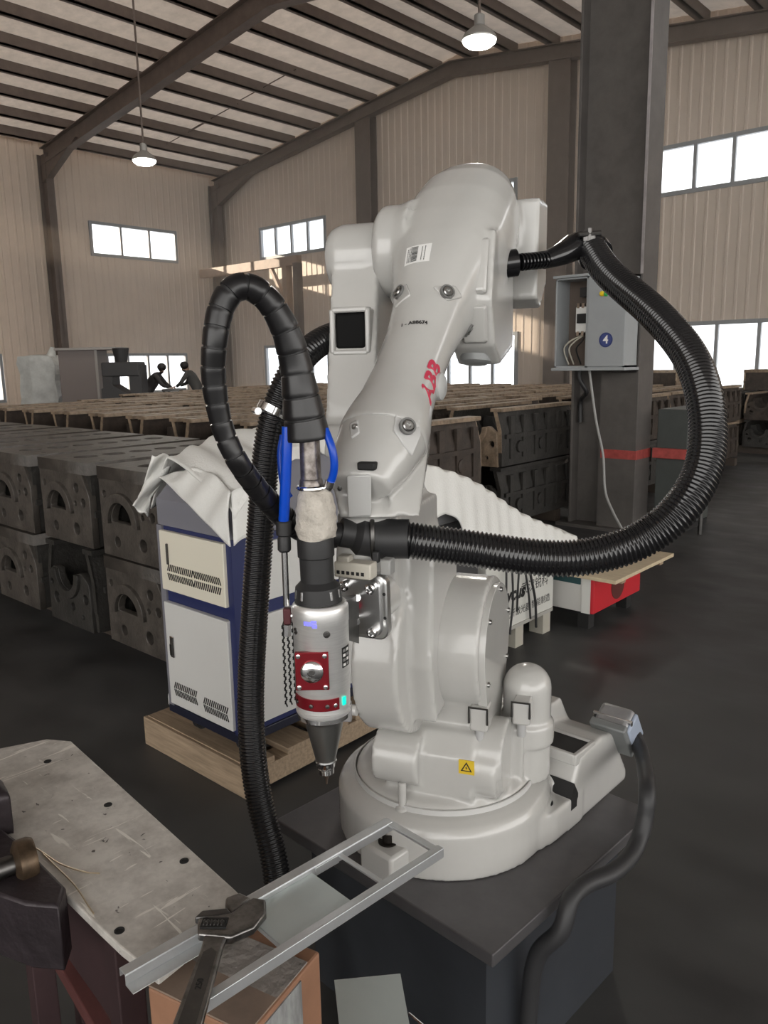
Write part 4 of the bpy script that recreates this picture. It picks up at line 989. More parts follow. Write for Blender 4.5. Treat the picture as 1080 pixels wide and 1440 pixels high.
# gland, thin conduit and hose end clamp at the housing
h = hit(uarm, 712, 370)
g0 = pf(714, 371, 1.785); g1 = pf(729, 369, 1.787)
t = thing('cable_gland', 'black threaded cable gland with a short conduit screwed into the robot housing', 'cable gland', g0)
part('gland_nut', MB().lathe(g0 - (g1 - g0) * 0.6, g1 - g0, [(0.026, 0), (0.0295, 0.004), (0.0295, 0.034), (0.022, 0.038)], 24), BLACKR, t)
P, L_ = spline([g1, pf(750, 367, 1.81), pf(774, 364, 1.84)], 60)
part('gland_conduit', MB().tube(P, [0.019 if i % 6 < 3 else 0.0135 for i in range(60)], 18), BLACKR, t, smooth=50)
part('conduit_boot', MB().tube(spline([pf(764, 367, 1.83), pf(790, 357, 1.86), pf(815, 345, 1.90), pf(834, 350, 1.90)], 20)[0], [0.018 + 0.013 * min(1, i / 12) for i in range(20)], 20), BLACKR, t)
c = pf(836, 356, 1.89); dirh = hz[1] - hz[0]; dirh /= np.linalg.norm(dirh); s1 = np.cross(dirh, _z); s1 /= np.linalg.norm(s1); s2 = np.cross(dirh, s1)
t = thing('hose_clamp', 'metal clamp with a cross bar on the end of the thick hose', 'hose clamp', c)
part('clamp_band', MB().lathe(c - dirh * 0.012, dirh, [(0.034, 0), (0.0395, 0.002), (0.0395, 0.022), (0.034, 0.024)], 32), BLACKR, t)
part('cross_bar', MB().cyl(pf(814, 330, 1.86), pf(845, 328, 1.86), 0.006, seg=10), DSTEEL, t)
part('clamp_screw', MB().cyl(pf(829, 341, 1.86), pf(829, 321, 1.86), 0.006, seg=10), DSTEEL, t)
part('clamp_lug', MB().box(pf(829, 336, 1.865), (0.014, 0.010, 0.007), (_u, _v, _z)), DSTEEL, t, bevel=0.002)

# left hose: from the lower-arm window down past the cabinet to the floor
hz2 = [pf(500, 465, 1.87), pf(478, 468, 1.85), pf(450, 477, 1.80), pf(424, 499, 1.75), pf(402, 536, 1.73), pf(383, 580, 1.73), pf(373, 650, 1.74), pf(365, 760, 1.74), pf(357, 880, 1.73), pf(352, 990, 1.72), pf(358, 1090, 1.70), pf(372, 1160, 1.67), pf(390, 1225, 1.62)]
hz2.append(A_((hz2[-1][0] + 0.06, hz2[-1][1] - 0.06, 0.12))); hz2.append(A_((hz2[-2][0] + 0.12, hz2[-2][1] - 0.2, 0.035))); hz2.append(A_((hz2[-3][0] + 0.2, hz2[-3][1] - 0.5, 0.035)))
corrugated('corrugated_hose', hz2, 0.0315, 'long black corrugated hose hanging in front of the white-and-navy cabinet', ridge=0.0085, depth=0.10, base=(hz2[-1][0], hz2[-1][1], 0))
c = pf(384, 577, 1.73); t = thing('hose_clamp', 'bright metal clamp around the hanging corrugated hose', 'hose clamp', c)
dirc = hz2[5] - hz2[3]; dirc /= np.linalg.norm(dirc)
part('clamp_band', MB().lathe(c - dirc * 0.009, dirc, [(0.031, 0), (0.036, 0.001), (0.036, 0.017), (0.031, 0.018)], 28), CHROME, t)
part('clamp_screw', MB().cyl(c - _u * 0.045 - _v * -0.0, c - _u * 0.02 + _v * 0.03, 0.008, seg=10), CHROME, t)
part('clamp_tail', MB().tube(spline([c + _u * 0.03 + _v * 0.01, c + _u * 0.06 + _v * 0.02 - _z * 0.01, c + _u * 0.085 - _z * 0.005], 10)[0], 0.009, 8), BLACKM, t)

# spiral-wrapped conduit loop on the cutting head: one cuff after the other
LP = [(432, 616, 32), (430, 600, 29), (427, 582, 25.5), (424, 562, 22.5), (421, 545, 21), (416, 515, 19), (407, 480, 18), (395, 451, 18), (379, 425, 18), (360, 408, 17.5), (341, 403, 17), (323, 412, 17), (309, 440, 17), (302, 480, 16), (300, 525, 15.5), (306, 572, 15.5), (317, 613, 16), (335, 650, 16.5), (361, 686, 17), (384, 712, 17), (404, 731, 17), (428, 746, 18), (455, 752, 19), (484, 751, 20)]
# the loop bulges towards the camera on its left side
LF = [float(np.interp(k, (0, 5, 13, 17, 18, 19, 20, 21, 22, 23), (1.27, 1.26, 1.20, 1.22, 1.255, 1.295, 1.325, 1.345, 1.355, 1.36))) for k in range(len(LP))]
pts = [pf(x, y, f_) for (x, y, r_), f_ in zip(LP, LF)]
P, L_ = spline(pts, 240)
kk = np.linspace(0, len(LP) - 1, 240); RD = np.interp(kk, range(len(LP)), [r_ * f_ / FPX for (x, y, r_), f_ in zip(LP, LF)])
t = thing('wrapped_conduit', 'black spiral-wrapped conduit bundle looping above the laser cutting head', 'conduit', P[0])
part('inner_cable', MB().tube(P, [r_ * 0.86 for r_ in RD], 18), BLACKM, t)
st = 0; edges = [0]
while edges[-1] < 236: edges.append(min(239, edges[-1] + (10 if edges[-1] < 60 else 8)))
for a, b_ in zip(edges[:-1], edges[1:]):
    if b_ - a < 3: continue
    idx = list(range(a, b_)); n_ = len(idx)
    rads = [RD[i] * (1.035 - 0.045 * (k / (n_ - 1))) for k, i in enumerate(idx)]
    rads[0] *= 0.97
    part('wrap_cuff', MB().tube([P[i] for i in idx], rads, 22), BLACKW, t, smooth=50)

# blue air hoses beside the head
solo('air_hose', MB().tube(spline([pf(404, 600, 1.255), pf(403, 640, 1.255), pf(401, 690, 1.26), pf(399, 735, 1.268)], 24)[0], 0.0088, 14), BLUE, 'straight blue air hose running down beside the taped bundle', 'air hose', pf(399, 735, 1.268))
solo('air_hose', MB().tube(spline([pf(457, 604, 1.26), pf(466, 628, 1.25), pf(470, 650, 1.25), pf(468, 670, 1.255), pf(461, 684, 1.26)], 24)[0], 0.0065, 14), BLUE, 'curved blue air hose bowing out beside the metal sleeve', 'air hose', pf(461, 684, 1.26))
solo('air_hose', MB().tube(spline([pf(398, 612, 1.29), pf(394, 640, 1.29), pf(398, 680, 1.285), pf(408, 700, 1.28)], 24)[0], 0.0055, 12), BLUE, 'thin blue air hose behind the straight blue hose', 'air hose', pf(408, 700, 1.28))
el = pf(456, 684, 1.262)
solo('hose_elbow', MB().tube(spline([pf(465, 676, 1.256), pf(461, 686, 1.26), pf(450, 689, 1.268), pf(440, 687, 1.27)], 14)[0], 0.008, 12), CHROME, 'small bright elbow fitting at the end of the curved blue hose', 'fitting', el)
# ================================================================== white-and-navy cabinet on its pallet
CX0, CX1, CY0, CY1 = -2.61, -2.15, 1.60, 2.28
Z0, Z1 = 0.25, 1.06
t = thing('pallet', 'raw wooden pallet under the white-and-navy cabinet', 'pallet', ((-2.77 - 2.13) / 2, 1.95, 0))
for k in range(5):
    y = 1.60 + k * 0.185
    part('deck_board', MB().bx(-2.79, -2.12, y, y + (0.14 if k else 0.12), 0.10, 0.125), WOOD, t, smooth=0, bevel=0.003)
for x in (-2.79, -2.50, -2.21):
    part('stringer', MB().bx(x, x + 0.09, 1.605, 2.46, 0.018, 0.10), WOOD, t, smooth=0, bevel=0.003)
part('front_board', MB().bx(-2.80, -2.115, 1.585, 1.605, 0.0, 0.122), WOOD, t, smooth=0, bevel=0.003)
part('bottom_board', MB().bx(-2.79, -2.12, 2.36, 2.46, 0.0, 0.018), WOOD, t, smooth=0)
cab = thing('laser_cabinet', 'white-and-navy equipment cabinet with vented doors on castors, half covered by foam', 'cabinet', ((CX0 + CX1) / 2, (CY0 + CY1) / 2, 0.125))
mb = MB().bx(CX0, CX1, CY0 + 0.004, CY1, Z0 - 0.02, Z1 - 0.10)
part('cabinet_shell', mb, NAVY, cab, smooth=0, bevel=0.006)
part('top_console', MB().hull([(x, y, z) for x in (CX0, CX1) for (y, z) in ((CY0, Z1 - 0.10), (CY1, Z1 - 0.10), (CY0, Z1 + 0.0), (CY0 + 0.08, Z1 + 0.075), (CY0 + 0.34, Z1 + 0.165), (CY1, Z1 + 0.165))]), CABG, cab, smooth=0, bevel=0.006)
for x in (CX0, CX1 - 0.035):
    part('front_post', MB().bx(x, x + 0.035, CY0 - 0.004, CY0 + 0.01, Z0 - 0.02, Z1 - 0.1), CABG if x == CX0 else NAVY, cab, smooth=0)
zm0, zm1 = 0.665, 0.715
d1 = part('upper_door', MB().bx(CX0 + 0.035, CX1 - 0.03, CY0 - 0.018, CY0 + 0.004, zm1, Z1 - 0.115), CABC, cab, smooth=0, bevel=0.003)
d2 = part('lower_door', MB().bx(CX0 + 0.035, CX1 - 0.03, CY0 - 0.018, CY0 + 0.004, Z0 + 0.0, zm0), CABW, cab, smooth=0, bevel=0.003)
# herringbone vent slots
SLOT = DARK
slots = MB().box((0, 0, 0), (0.0026, 0.0012, 0.014), (A_((1, 0, 0.42)) / math.hypot(1, .42), (0, 1, 0), A_((-0.42, 0, 1)) / math.hypot(1, .42))).mesh('vent_slot', None, 0); slots.materials.append(SLOT)
slots2 = MB().box((0, 0, 0), (0.0026, 0.0012, 0.014), (A_((1, 0, -0.42)) / math.hypot(1, .42), (0, 1, 0), A_((0.42, 0, 1)) / math.hypot(1, .42))).mesh('vent_slot', None, 0); slots2.materials.append(SLOT)
def slot(parent, me, x, y, z, rz=0.0):
    o = bpy.data.objects.new('vent_slot', me); COL.objects.link(o); o.parent = parent
    Mi = MW(parent).inverted(); o.matrix_basis = Mi @ (Matrix.Translation((x, y, z)) @ Matrix.Rotation(rz, 4, 'Z'))
for k in range(28):
    x = CX0 + 0.085 + k * 0.0118
    slot(d1, slots if k >= 14 else slots2, x, CY0 - 0.0185, zm1 + 0.092)
    slot(d1, slots2 if k >= 14 else slots, x, CY0 - 0.0185, zm1 + 0.057)
for g in range(2):
    for k in range(13):
        x = CX0 + 0.075 + g * 0.19 + k * 0.0115
        slot(d2, slots2, x, CY0 - 0.0185, Z0 + 0.085 - g * 0.01); slot(d2, slots, x, CY0 - 0.0185, Z0 + 0.055 - g * 0.01)
part('door_handle', MB().bx(CX0 + 0.085, CX0 + 0.093, CY0 - 0.026, CY0 - 0.018, zm1 + 0.105, zm1 + 0.185), DSTEEL, d1, smooth=0, bevel=0.002)
hb = part('door_lock', MB().bx(CX0 + 0.068, CX0 + 0.092, CY0 - 0.026, CY0 - 0.018, zm0 - 0.215, zm0 - 0.13), CHROME, d2, smooth=0, bevel=0.003)
part('lock_lever', MB().bx(CX0 + 0.074, CX0 + 0.086, CY0 - 0.031, CY0 - 0.026, zm0 - 0.205, zm0 - 0.16), DSTEEL, hb, smooth=0)
# side facing the robot
s1 = part('side_panel', MB().bx(CX1 - 0.004, CX1 + 0.012, CY0 + 0.075, CY1 - 0.03, zm1, Z1 - 0.13), CABW, cab, smooth=0, bevel=0.003)
s2 = part('side_panel', MB().bx(CX1 - 0.004, CX1 + 0.012, CY0 + 0.075, CY1 - 0.03, Z0 + 0.01, zm0), CABW, cab, smooth=0, bevel=0.003)
for k in range(24):
    for j in range(4):
        slot(s2, slots if k % 2 else slots2, CX1 + 0.0125, CY0 + 0.20 + j * 0.024, zm0 - 0.06 - k * 0.0135, math.pi / 2)
part('bottom_frame', MB().bx(CX0 - 0.004, CX1 + 0.008, CY0 - 0.004, CY1, Z0 - 0.05, Z0 - 0.015), mat('dark_navy', (0.012, 0.014, 0.03), 0.45), cab, smooth=0, bevel=0.003)
part('corner_guide', MB().cyl((CX0 - 0.012, CY0 + 0.02, Z0 - 0.03), (CX0 - 0.012, CY0 + 0.02, Z0 + 0.01), 0.018, seg=14), CABW, cab)
for x in (CX0 + 0.09, CX1 - 0.09):
    for y in (CY0 + 0.08, CY1 - 0.08):
        c_ = part('castor', MB().cyl((x - 0.014, y, 0.158), (x + 0.014, y, 0.158), 0.033, seg=20), BLACKM, cab)
        part('castor_fork', MB().bx(x - 0.022, x + 0.022, y - 0.024, y + 0.024, 0.176, Z0 - 0.045), DSTEEL, c_, smooth=0)
# white rail on the floor side
ra, rb2 = onZ(372, 1046, 0.06), onZ(500, 988, 0.06)
rl = thing('white_rail', 'white painted bar lying on blocks along the cabinet, behind the cutting head', 'rail', (ra + rb2) / 2 * A_((1, 1, 0)))
part('bar', MB().cyl(ra, rb2, 0.016, seg=14), CABW, rl)
for q in (0.1, 0.9):
    m_ = ra + (rb2 - ra) * q; part('rest_block', MB().bx(m_[0] - 0.03, m_[0] + 0.03, m_[1] - 0.03, m_[1] + 0.03, 0, 0.048), WOOD, rl, smooth=0)

# ================================================================== equipment behind the robot
# dark case between cabinet and laser source
t = thing('equipment_case', 'dark grey equipment case standing behind the robot under the foam sheet', 'case', (-2.45, 2.78, 0))
part('case_body', MB().bx(-2.72, -2.20, 2.49, 3.14, 0.06, 0.80), mat('charcoal_case', (0.05, 0.05, 0.053), 0.45), t, smooth=0, bevel=0.012)
part('case_lid', MB().bx(-2.73, -2.19, 2.48, 3.15, 0.80, 0.86), mat('grey_case_lid', (0.16, 0.16, 0.165), 0.4), t, smooth=0, bevel=0.012)
for y in (2.5, 3.0): part('case_latch', MB().bx(-2.192, -2.18, y, y + 0.05, 0.76, 0.84), CHROME, t, smooth=0, bevel=0.003)
for x in (-2.66, -2.3):
    for y in (2.52, 3.05): part('case_foot', MB().bx(x, x + 0.05, y, y + 0.05, 0, 0.06), BLACKM, t, smooth=0)
# white printed laser source box on wooden legs
BX, BY0, BY1 = -2.21, 3.22, 3.90
t = thing('laser_source_box', 'white laser source box with black printed lettering on timber feet', 'box', (-2.5, 3.56, 0))
bxo = part('box_body', MB().bx(-2.80, BX, BY0, BY1, 0.135, 0.52), mat('white_source_box', (0.62, 0.62, 0.58), 0.45), t, smooth=0, bevel=0.006)
part('skirt', MB().bx(-2.79, BX + 0.004, BY0 + 0.01, BY1 - 0.01, 0.118, 0.137), mat('grey_skirt', (0.38, 0.37, 0.34), 0.5), t, smooth=0)
for x in (-2.78, BX - 0.09):
    for y in (BY0 + 0.03, BY0 + 0.28, BY1 - 0.11): part('foot', MB().bx(x, x + 0.09, y, y + 0.08, 0.0, 0.12), mat('pale_foot', (0.42, 0.40, 0.34), 0.6), t, smooth=0)
ty = BY0 + 0.40
text('maker_lettering', 'Raycus', 0.105, onX(717, 838, BX), (0, 1, 0), (0, 0, 1), INK, bxo, off=0.001, shear=0.25, bold=0.004)
text('maker_characters', '武汉锐科', 0.072, onX(752, 822, BX), (0, 1, 0), (0, 0, 1), INK, bxo, off=0.001)
text('slogan_characters', '光纤激光器 智能制造', 0.05, onX(743, 853, BX), (0, 1, 0), (0, 0, 1), INK, bxo, off=0.001)
# bundle of thin black wires hanging in front of it
for k, (xx, y0, y1) in enumerate(((712, 800, 875), (720, 798, 892), (730, 796, 860), (738, 798, 870), (746, 806, 882))):
    a = onX(xx, y0, BX + 0.022); b2 = onX(xx + (8 if k > 2 else -3), y1, BX + 0.020)
    mdl = (a + b2) / 2 + A_((0.006, 0.012 * math.sin(k * 2.1), 0.0))
    solo('thin_wire', MB().tube(spline([A_((BX - 0.07, a[1] - 0.01, 0.525)), A_((BX - 0.012, a[1] - 0.004, 0.532)), A_((BX + 0.016, a[1], 0.515)), a, mdl, b2], 40)[0], 0.0075 if k == 4 else 0.006, 7), BLACKM, ('single loose black wire looping over the lettering of the white box' if k == 4 else 'thin black wire in the bundle hanging over the white laser source box'), 'wire', b2, group='wires hanging over the laser source box')

# red and white boxed unit with a plywood sheet on top
t = thing('boxed_unit', 'white boxed unit with a red end beside the laser source box', 'box', (-2.1, 4.35, 0))
rz0, rz1 = 0.105, 0.33
part('unit_body', MB().bx(-2.55, -2.03, 4.0, 4.62, rz0, rz1), mat('white_unit', (0.58, 0.57, 0.54), 0.45), t, smooth=0, bevel=0.005)
part('green_band', MB().bx(-2.30, -2.09, 3.994, 4.0, 0.27, rz1), mat('dark_teal_band', (0.02, 0.07, 0.075), 0.5), t, smooth=0)
part('red_band', MB().bx(-2.55, -2.30, 3.994, 4.0, 0.30, rz1), REDP, t, smooth=0)
part('corner_strip', MB().bx(-2.08, -2.025, 3.992, 4.0, rz0, rz1), mat('pale_corner', (0.68, 0.68, 0.64), 0.45), t, smooth=0)
re = part('red_end', MB().bx(-2.03, -2.005, 3.995, 4.62, rz0, rz1), REDP, t, smooth=0, bevel=0.006)
part('end_vent', MB().lathe((-2.004, 4.3, 0.215), (1, 0, 0), [(0.085, 0), (0.085, 0.002)], 28), mat('dark_red_vent', (0.09, 0.015, 0.012), 0.6), re)
for x in (-2.5, -2.12):
    for y in (4.03, 4.53): part('block_foot', MB().bx(x, x + 0.07, y, y + 0.07, 0, rz0), DARK, t, smooth=0)
ply = [onZ(795, 745, 0.345), onZ(880, 752, 0.345), onZ(932, 780, 0.345), onZ(884, 825, 0.345), onZ(790, 835, 0.345)]
x0p, x1p, y0p, y1p = -2.66, -1.84, 3.92, 4.72
t = thing('plywood_sheet', 'pale plywood sheet resting on the boxed unit and a prop', 'board', (-2.2, 4.39, 0.33))
part('sheet', MB().bx(x0p, x1p, y0p, y1p, 0.331, 0.352), WOODL, t, smooth=0, bevel=0.002)
for y in (y0p + 0.12, y1p - 0.16): part('batten', MB().bx(-1.98, x1p - 0.02, y, y + 0.05, 0.305, 0.331), WOOD, t, smooth=0)

# ================================================================== foam sheet over cabinet and equipment
def foam_z(y):
    ys = [1.55, 1.68, 1.94, 2.28, 2.42, 2.70, 3.18, 3.88, 4.06]
    zs = [1.06, 1.15, 1.245, 1.25, 1.20, 1.08, 0.88, 0.56, 0.50]
    return float(np.interp(y, ys, zs))
NX, NH, NY = 40, 16, 170
vs = []
for j in range(NY + 1):
    v_ = j / NY
    for i in range(NX + NH + 1):
        u_ = min(1, i / NX); hg = max(0, i - NX) / NH
        y_front = 1.70 - 0.12 * u_
        y = y_front + (4.06 - 0.05 * math.sin(u_ * 7) - y_front) * v_
        wl = -2.78 - 0.04 * math.sin(y * 5.0); wr = -2.13 + 0.010 * math.sin(y * 9)
        x = wl + (wr - wl) * u_
        rip = 0.010 * math.sin((y + 0.25 * x) * 58) * (0.4 + 0.6 * math.sin(y * 2.1 + x) ** 2)
        z = foam_z(y) + 0.014 + rip + 0.014 * math.sin(y * 6.3 + x * 8) + 0.045 * math.sin(math.pi * u_)
        if x < CX0: z -= 1.2 * (CX0 - x) ** 1.1
        drop = float(np.interp(y, (1.55, 2.2, 2.45, 3.0, 3.6, 4.06), (0.03, 0.05, 0.20, 0.26, 0.20, 0.10))) * (1 + 0.12 * math.sin(y * 13) + 0.06 * math.sin(y * 31))
        if -2.76 < x < -2.16 and 2.45 < y < 3.18: z = max(z, 0.862 + 0.4 * abs(rip))
        if -2.83 < x < -2.17 and 3.18 <= y < 3.94: z = max(z, 0.522 + 0.4 * abs(rip))
        z -= drop * hg; x += 0.02 * math.sin(hg * 1.5) + 0.006 * math.sin(y * 58) * hg
        vs.append((x, y, z))
NR = NX + NH + 1
mb = MB().add(vs, [(j * NR + i, j * NR + i + 1, (j + 1) * NR + i + 1, (j + 1) * NR + i) for j in range(NY) for i in range(NR - 1)])
fo = thing('foam_sheet', 'crumpled white packing foam sheet draped over cabinet and equipment behind the robot', 'foam sheet', (-2.45, 2.8, 0.55))
def foam_part(nm, mb):
    o_ = part(nm, mb, FOAM, fo, smooth=80, fix=False)
    so = o_.modifiers.new('solid', 'SOLIDIFY'); so.thickness = 0.006; so.offset = 0
foam_part('main_sheet', mb)
def patch(nu, nv, fn):
    return MB().add([fn(i / nu, j / nv) for j in range(nv + 1) for i in range(nu + 1)], [(j * (nu + 1) + i, j * (nu + 1) + i + 1, (j + 1) * (nu + 1) + i + 1, (j + 1) * (nu + 1) + i) for j in range(nv) for i in range(nu)])
ta = onY(232, 670, 1.665); tb_ = A_((-2.125, 1.59, 1.13)); ba_ = ta; bb_ = onY(329, 768, 1.565); bm_ = onY(283, 722, 1.555)
def front(u, v):
    tp = ta + (tb_ - ta) * u + A_((0, 0.03, 0.05)) * math.sin(math.pi * u)
    bt = (1 - u) ** 2 * ba_ + 2 * u * (1 - u) * bm_ + u * u * bb_
    q = tp + (bt - tp) * v
    w_ = math.sin(math.pi * min(1, u * 1.05)) if u < 0.95 else 0.1
    return q + A_((0.0, -0.022 * math.sin(v * 2.4), 0.0)) + A_((0.004, -0.006, 0.006)) * math.sin((u * 9 + v * 2.5) * 2.2) * min(1, u * 3)
foam_part('front_flap', patch(40, 20, front))
cr_t, cr_b = tb_, bb_
def corner(u, v):
    a_ = cr_t + (cr_b - cr_t) * v; b3 = A_((-2.108, 1.80, 1.19 - 0.14 * v))
    return a_ + (b3 - a_) * u + A_((0.012 * math.sin(u * 3), 0, 0.006 * math.sin(u * 14)))
foam_part('corner_flap', patch(16, 12, corner))
LL = [(214, 640), (207, 664), (199, 690), (187, 713)]; RR_ = [(246, 640), (234, 672), (213, 701), (208, 726)]
def sidef(u, v):
    t_ = v * 3; k_ = min(2, int(t_)); f_ = t_ - k_
    l_ = A_(LL[k_]) * (1 - f_) + A_(LL[k_ + 1]) * f_; r_ = A_(RR_[k_]) * (1 - f_) + A_(RR_[k_ + 1]) * f_
    p_ = l_ + (r_ - l_) * u
    return onX(p_[0], p_[1] + 2.2 * math.sin(u * 9 + v * 4), -2.655 - 0.03 * math.sin(v * 3) + 0.012 * math.sin(u * 7 + v * 9))
foam_part('side_flap', patch(14, 24, sidef))

# ================================================================== foreground bench, bracket, wrench
BZ = 0.75
c = [onZ(332, 1252, BZ), onZ(100, 1042, BZ), onZ(60, 1039, BZ), onZ(-60, 1062, BZ), onZ(-60, 1180, BZ), onZ(205, 1362, BZ)]
d0 = c[0]; dl = c[1] - c[0]; dl /= np.linalg.norm(dl); dn = A_((-dl[1], dl[0], 0))
if dn @ (c[5] - d0) < 0: dn = -dn
W_ = 0.235; L_ = 0.62
poly = [onZ(x, y, BZ) for x, y in ((350, 1270), (332, 1252), (100, 1042), (66, 1039), (0, 1052), (-70, 1080), (-70, 1120), (0, 1166), (75, 1240), (130, 1294), (170, 1332), (222, 1372))]
old_poly = [d0 - dl * 0.16, d0 + dl * (np.linalg.norm(c[1] - c[0])), c[2], c[2] + dn * 0.11 - dl * 0.04, d0 + dl * 0.5 + dn * (W_ + 0.02), d0 + dl * 0.2 + dn * W_ - 0, d0 - dl * 0.03 + dn * W_, d0 - dl * 0.16 + dn * (W_ - 0.02)]
PLM = bpy.data.materials.new('scratched_pale_steel'); PLM.use_nodes = True
nt = PLM.node_tree; b = nt.nodes['Principled BSDF']; tc = nt.nodes.new('ShaderNodeTexCoord')
no = nt.nodes.new('ShaderNodeTexNoise'); no.inputs['Scale'].default_value = 14; no.inputs['Detail'].default_value = 8; no.inputs['Roughness'].default_value = 0.7
nt.links.new(tc.outputs['Object'], no.inputs['Vector'])
r1 = nt.nodes.new('ShaderNodeValToRGB'); r1.color_ramp.elements[0].position = 0.30; r1.color_ramp.elements[0].color = (0.40, 0.375, 0.345, 1); r1.color_ramp.elements[1].position = 0.62; r1.color_ramp.elements[1].color = (0.70, 0.675, 0.63, 1)
nt.links.new(no.outputs['Fac'], r1.inputs[0])
def scratch(scl, rot, thr, seed):
    mp = nt.nodes.new('ShaderNodeMapping'); mp.inputs['Rotation'].default_value = (0, 0, rot); mp.inputs['Scale'].default_value = scl; mp.inputs['Location'].default_value = (seed, seed * 2, 0)
    nn = nt.nodes.new('ShaderNodeTexNoise'); nn.inputs['Scale'].default_value = 5; nn.inputs['Detail'].default_value = 3; nn.inputs['Distortion'].default_value = 0.8
    nt.links.new(tc.outputs['Object'], mp.inputs[0]); nt.links.new(mp.outputs[0], nn.inputs['Vector'])
    rr_ = nt.nodes.new('ShaderNodeValToRGB'); rr_.color_ramp.elements[0].position = thr; rr_.color_ramp.elements[1].position = thr + 0.03
    nt.links.new(nn.outputs['Fac'], rr_.inputs[0]); return rr_.outputs[0]
last = r1.outputs[0]
for scl, rot, thr, sd, colr in (((14, 1.2, 1), 0.7, 0.655, 1.0, (0.84, 0.81, 0.76, 1)), ((1.3, 16, 1), 0.2, 0.66, 4.0, (0.84, 0.82, 0.77, 1)), ((9, 9, 9), 0.0, 0.69, 9.0, (0.10, 0.09, 0.085, 1))):
    mxn = nt.nodes.new('ShaderNodeMix'); mxn.data_type = 'RGBA'; mxn.inputs['B'].default_value = colr
    nt.links.new(scratch(scl, rot, thr, sd), mxn.inputs['Factor']); nt.links.new(last, mxn.inputs['A']); last = mxn.outputs['Result']
nt.links.new(last, b.inputs['Base Color']); b.inputs['Roughness'].default_value = 0.42; b.inputs['Metallic'].default_value = 0.1
pm = sum(poly) / len(poly)
t = thing('work_plate', 'long scratched pale steel work plate lying on a dark stand', 'plate', (pm[0], pm[1], BZ - 0.02))
part('plate', MB().prism([((q - d0) @ dl, (q - d0) @ dn) for q in poly], d0 - A_((0, 0, 0.016)), dl, dn, _z, 0.016), PLM, t, smooth=0, bevel=0.0025)
for (x, y) in ((259, 1211), (152, 1132), (67, 1071), (168, 1309)):
    q = onZ(x, y, BZ); part('plate_hole', MB().lathe(q - _z * 0.001, (0, 0, 1), [(0.0075, 0), (0.0075, 0.0022), (0.005, 0.0022), (0.0048, 0.0012)], 16), DARK, t)
# dark red stand under the plate
STM = mat('dark_maroon_steel', (0.055, 0.030, 0.032), 0.5, var=0.4, scale=9)
STR = mat('red_oxide_edge', (0.13, 0.045, 0.042), 0.5, var=0.4, scale=14)
t = thing('welded_stand', 'dark maroon welded steel stand with a red-oxide brace under the work plate', 'stand', (pm[0], pm[1], 0))
W_ = 0.185
LG = [d0 + dl * 0.10 + dn * (W_ - 0.04), d0 + dl * 0.52 + dn * (W_ - 0.03), d0 + dl * 0.12 + dn * 0.06, d0 + dl * 0.56 + dn * 0.06]
for q in LG: part('leg', MB().box((q[0], q[1], (BZ - 0.018) / 2), (0.022, 0.022, (BZ - 0.018) / 2), (dl, dn, _z)), STM, t, smooth=0, bevel=0.003)
def beam(a, b_, w, h_, mt_, nm):
    a, b_ = A_(a, float), A_(b_, float); e = (b_ - a); L0 = np.linalg.norm(e); e /= L0; s_ = np.cross(e, _z); s_ /= np.linalg.norm(s_)
    part(nm, MB().box((a + b_) / 2, (L0 / 2, w, h_), (e, s_, np.cross(s_, e))), mt_, t, smooth=0, bevel=0.003)
zt_ = BZ - 0.04
beam(A_((*LG[0][:2], zt_)), A_((*LG[1][:2], zt_)), 0.02, 0.022, STM, 'top_rail'); beam(A_((*LG[2][:2], zt_)), A_((*LG[3][:2], zt_)), 0.02, 0.022, STM, 'top_rail')
beam(A_((*LG[0][:2], zt_)), A_((*LG[2][:2], zt_)), 0.018, 0.022, STM, 'cross_rail'); beam(A_((*LG[1][:2], zt_)), A_((*LG[3][:2], zt_)), 0.018, 0.022, STM, 'cross_rail')
beam(A_((*LG[0][:2], 0.42)), A_((*(LG[1][:2] + dn[:2] * 0.0), 0.50)), 0.014, 0.016, STR, 'red_brace')
beam(A_((*LG[0][:2], 0.60)), A_((*LG[1][:2], 0.62)), 0.006, 0.10, STM, 'side_plate')
# dark casting clamped on the left of the plate
q = onZ(18, 1165, BZ)
t = thing('cast_clamp', 'dark purple-brown cast clamp standing on the work plate', 'clamp', (q[0], q[1], BZ))
CLM = mat('dark_cast_iron', (0.045, 0.035, 0.04), 0.42, 0.4, var=0.45, scale=12, bump=0.3, bscale=30)
clx, cly = CF(0.8, 0.6, 0), CF(-0.6, 0.8, 0)
mb = MB(); mb.hull([q + clx * a + cly * b_ + _z * z for a in (-0.14, 0.0) for b_ in (-0.02, 0.05) for z in (0, 0.075)] + [q + clx * -0.02 + cly * 0.02 + _z * 0.095, q + clx * -0.12 + cly * 0.02 + _z * 0.11])
mb.hull([q + clx * a + cly * b_ + _z * z for (a, b_, z) in ((-0.01, 0.09, 0.09), (-0.12, 0.09, 0.09), (0.0, 0.10, 0.0), (-0.12, 0.10, 0.0), (-0.015, 0.16, 0.085), (-0.12, 0.16, 0.085), (-0.0, 0.17, 0.0), (-0.12, 0.17, 0.0))])
mb.hull([q + clx * a + cly * b_ + _z * z for (a, b_, z) in ((-0.13, 0.0, 0.05), (-0.05, 0.0, 0.05), (-0.13, 0.15, 0.05), (-0.05, 0.15, 0.05), (-0.13, 0.0, 0.0), (-0.05, 0.0, 0.0), (-0.13, 0.15, 0.0), (-0.05, 0.15, 0.0))])
cl = cast('clamp_body', mb, CLM, t, 0.006, 4)
cbp = [onZ(x, y, BZ) for x, y in ((34, 1203), (60, 1229), (94, 1264), (84, 1292), (38, 1288), (-70, 1250), (-70, 1126))]
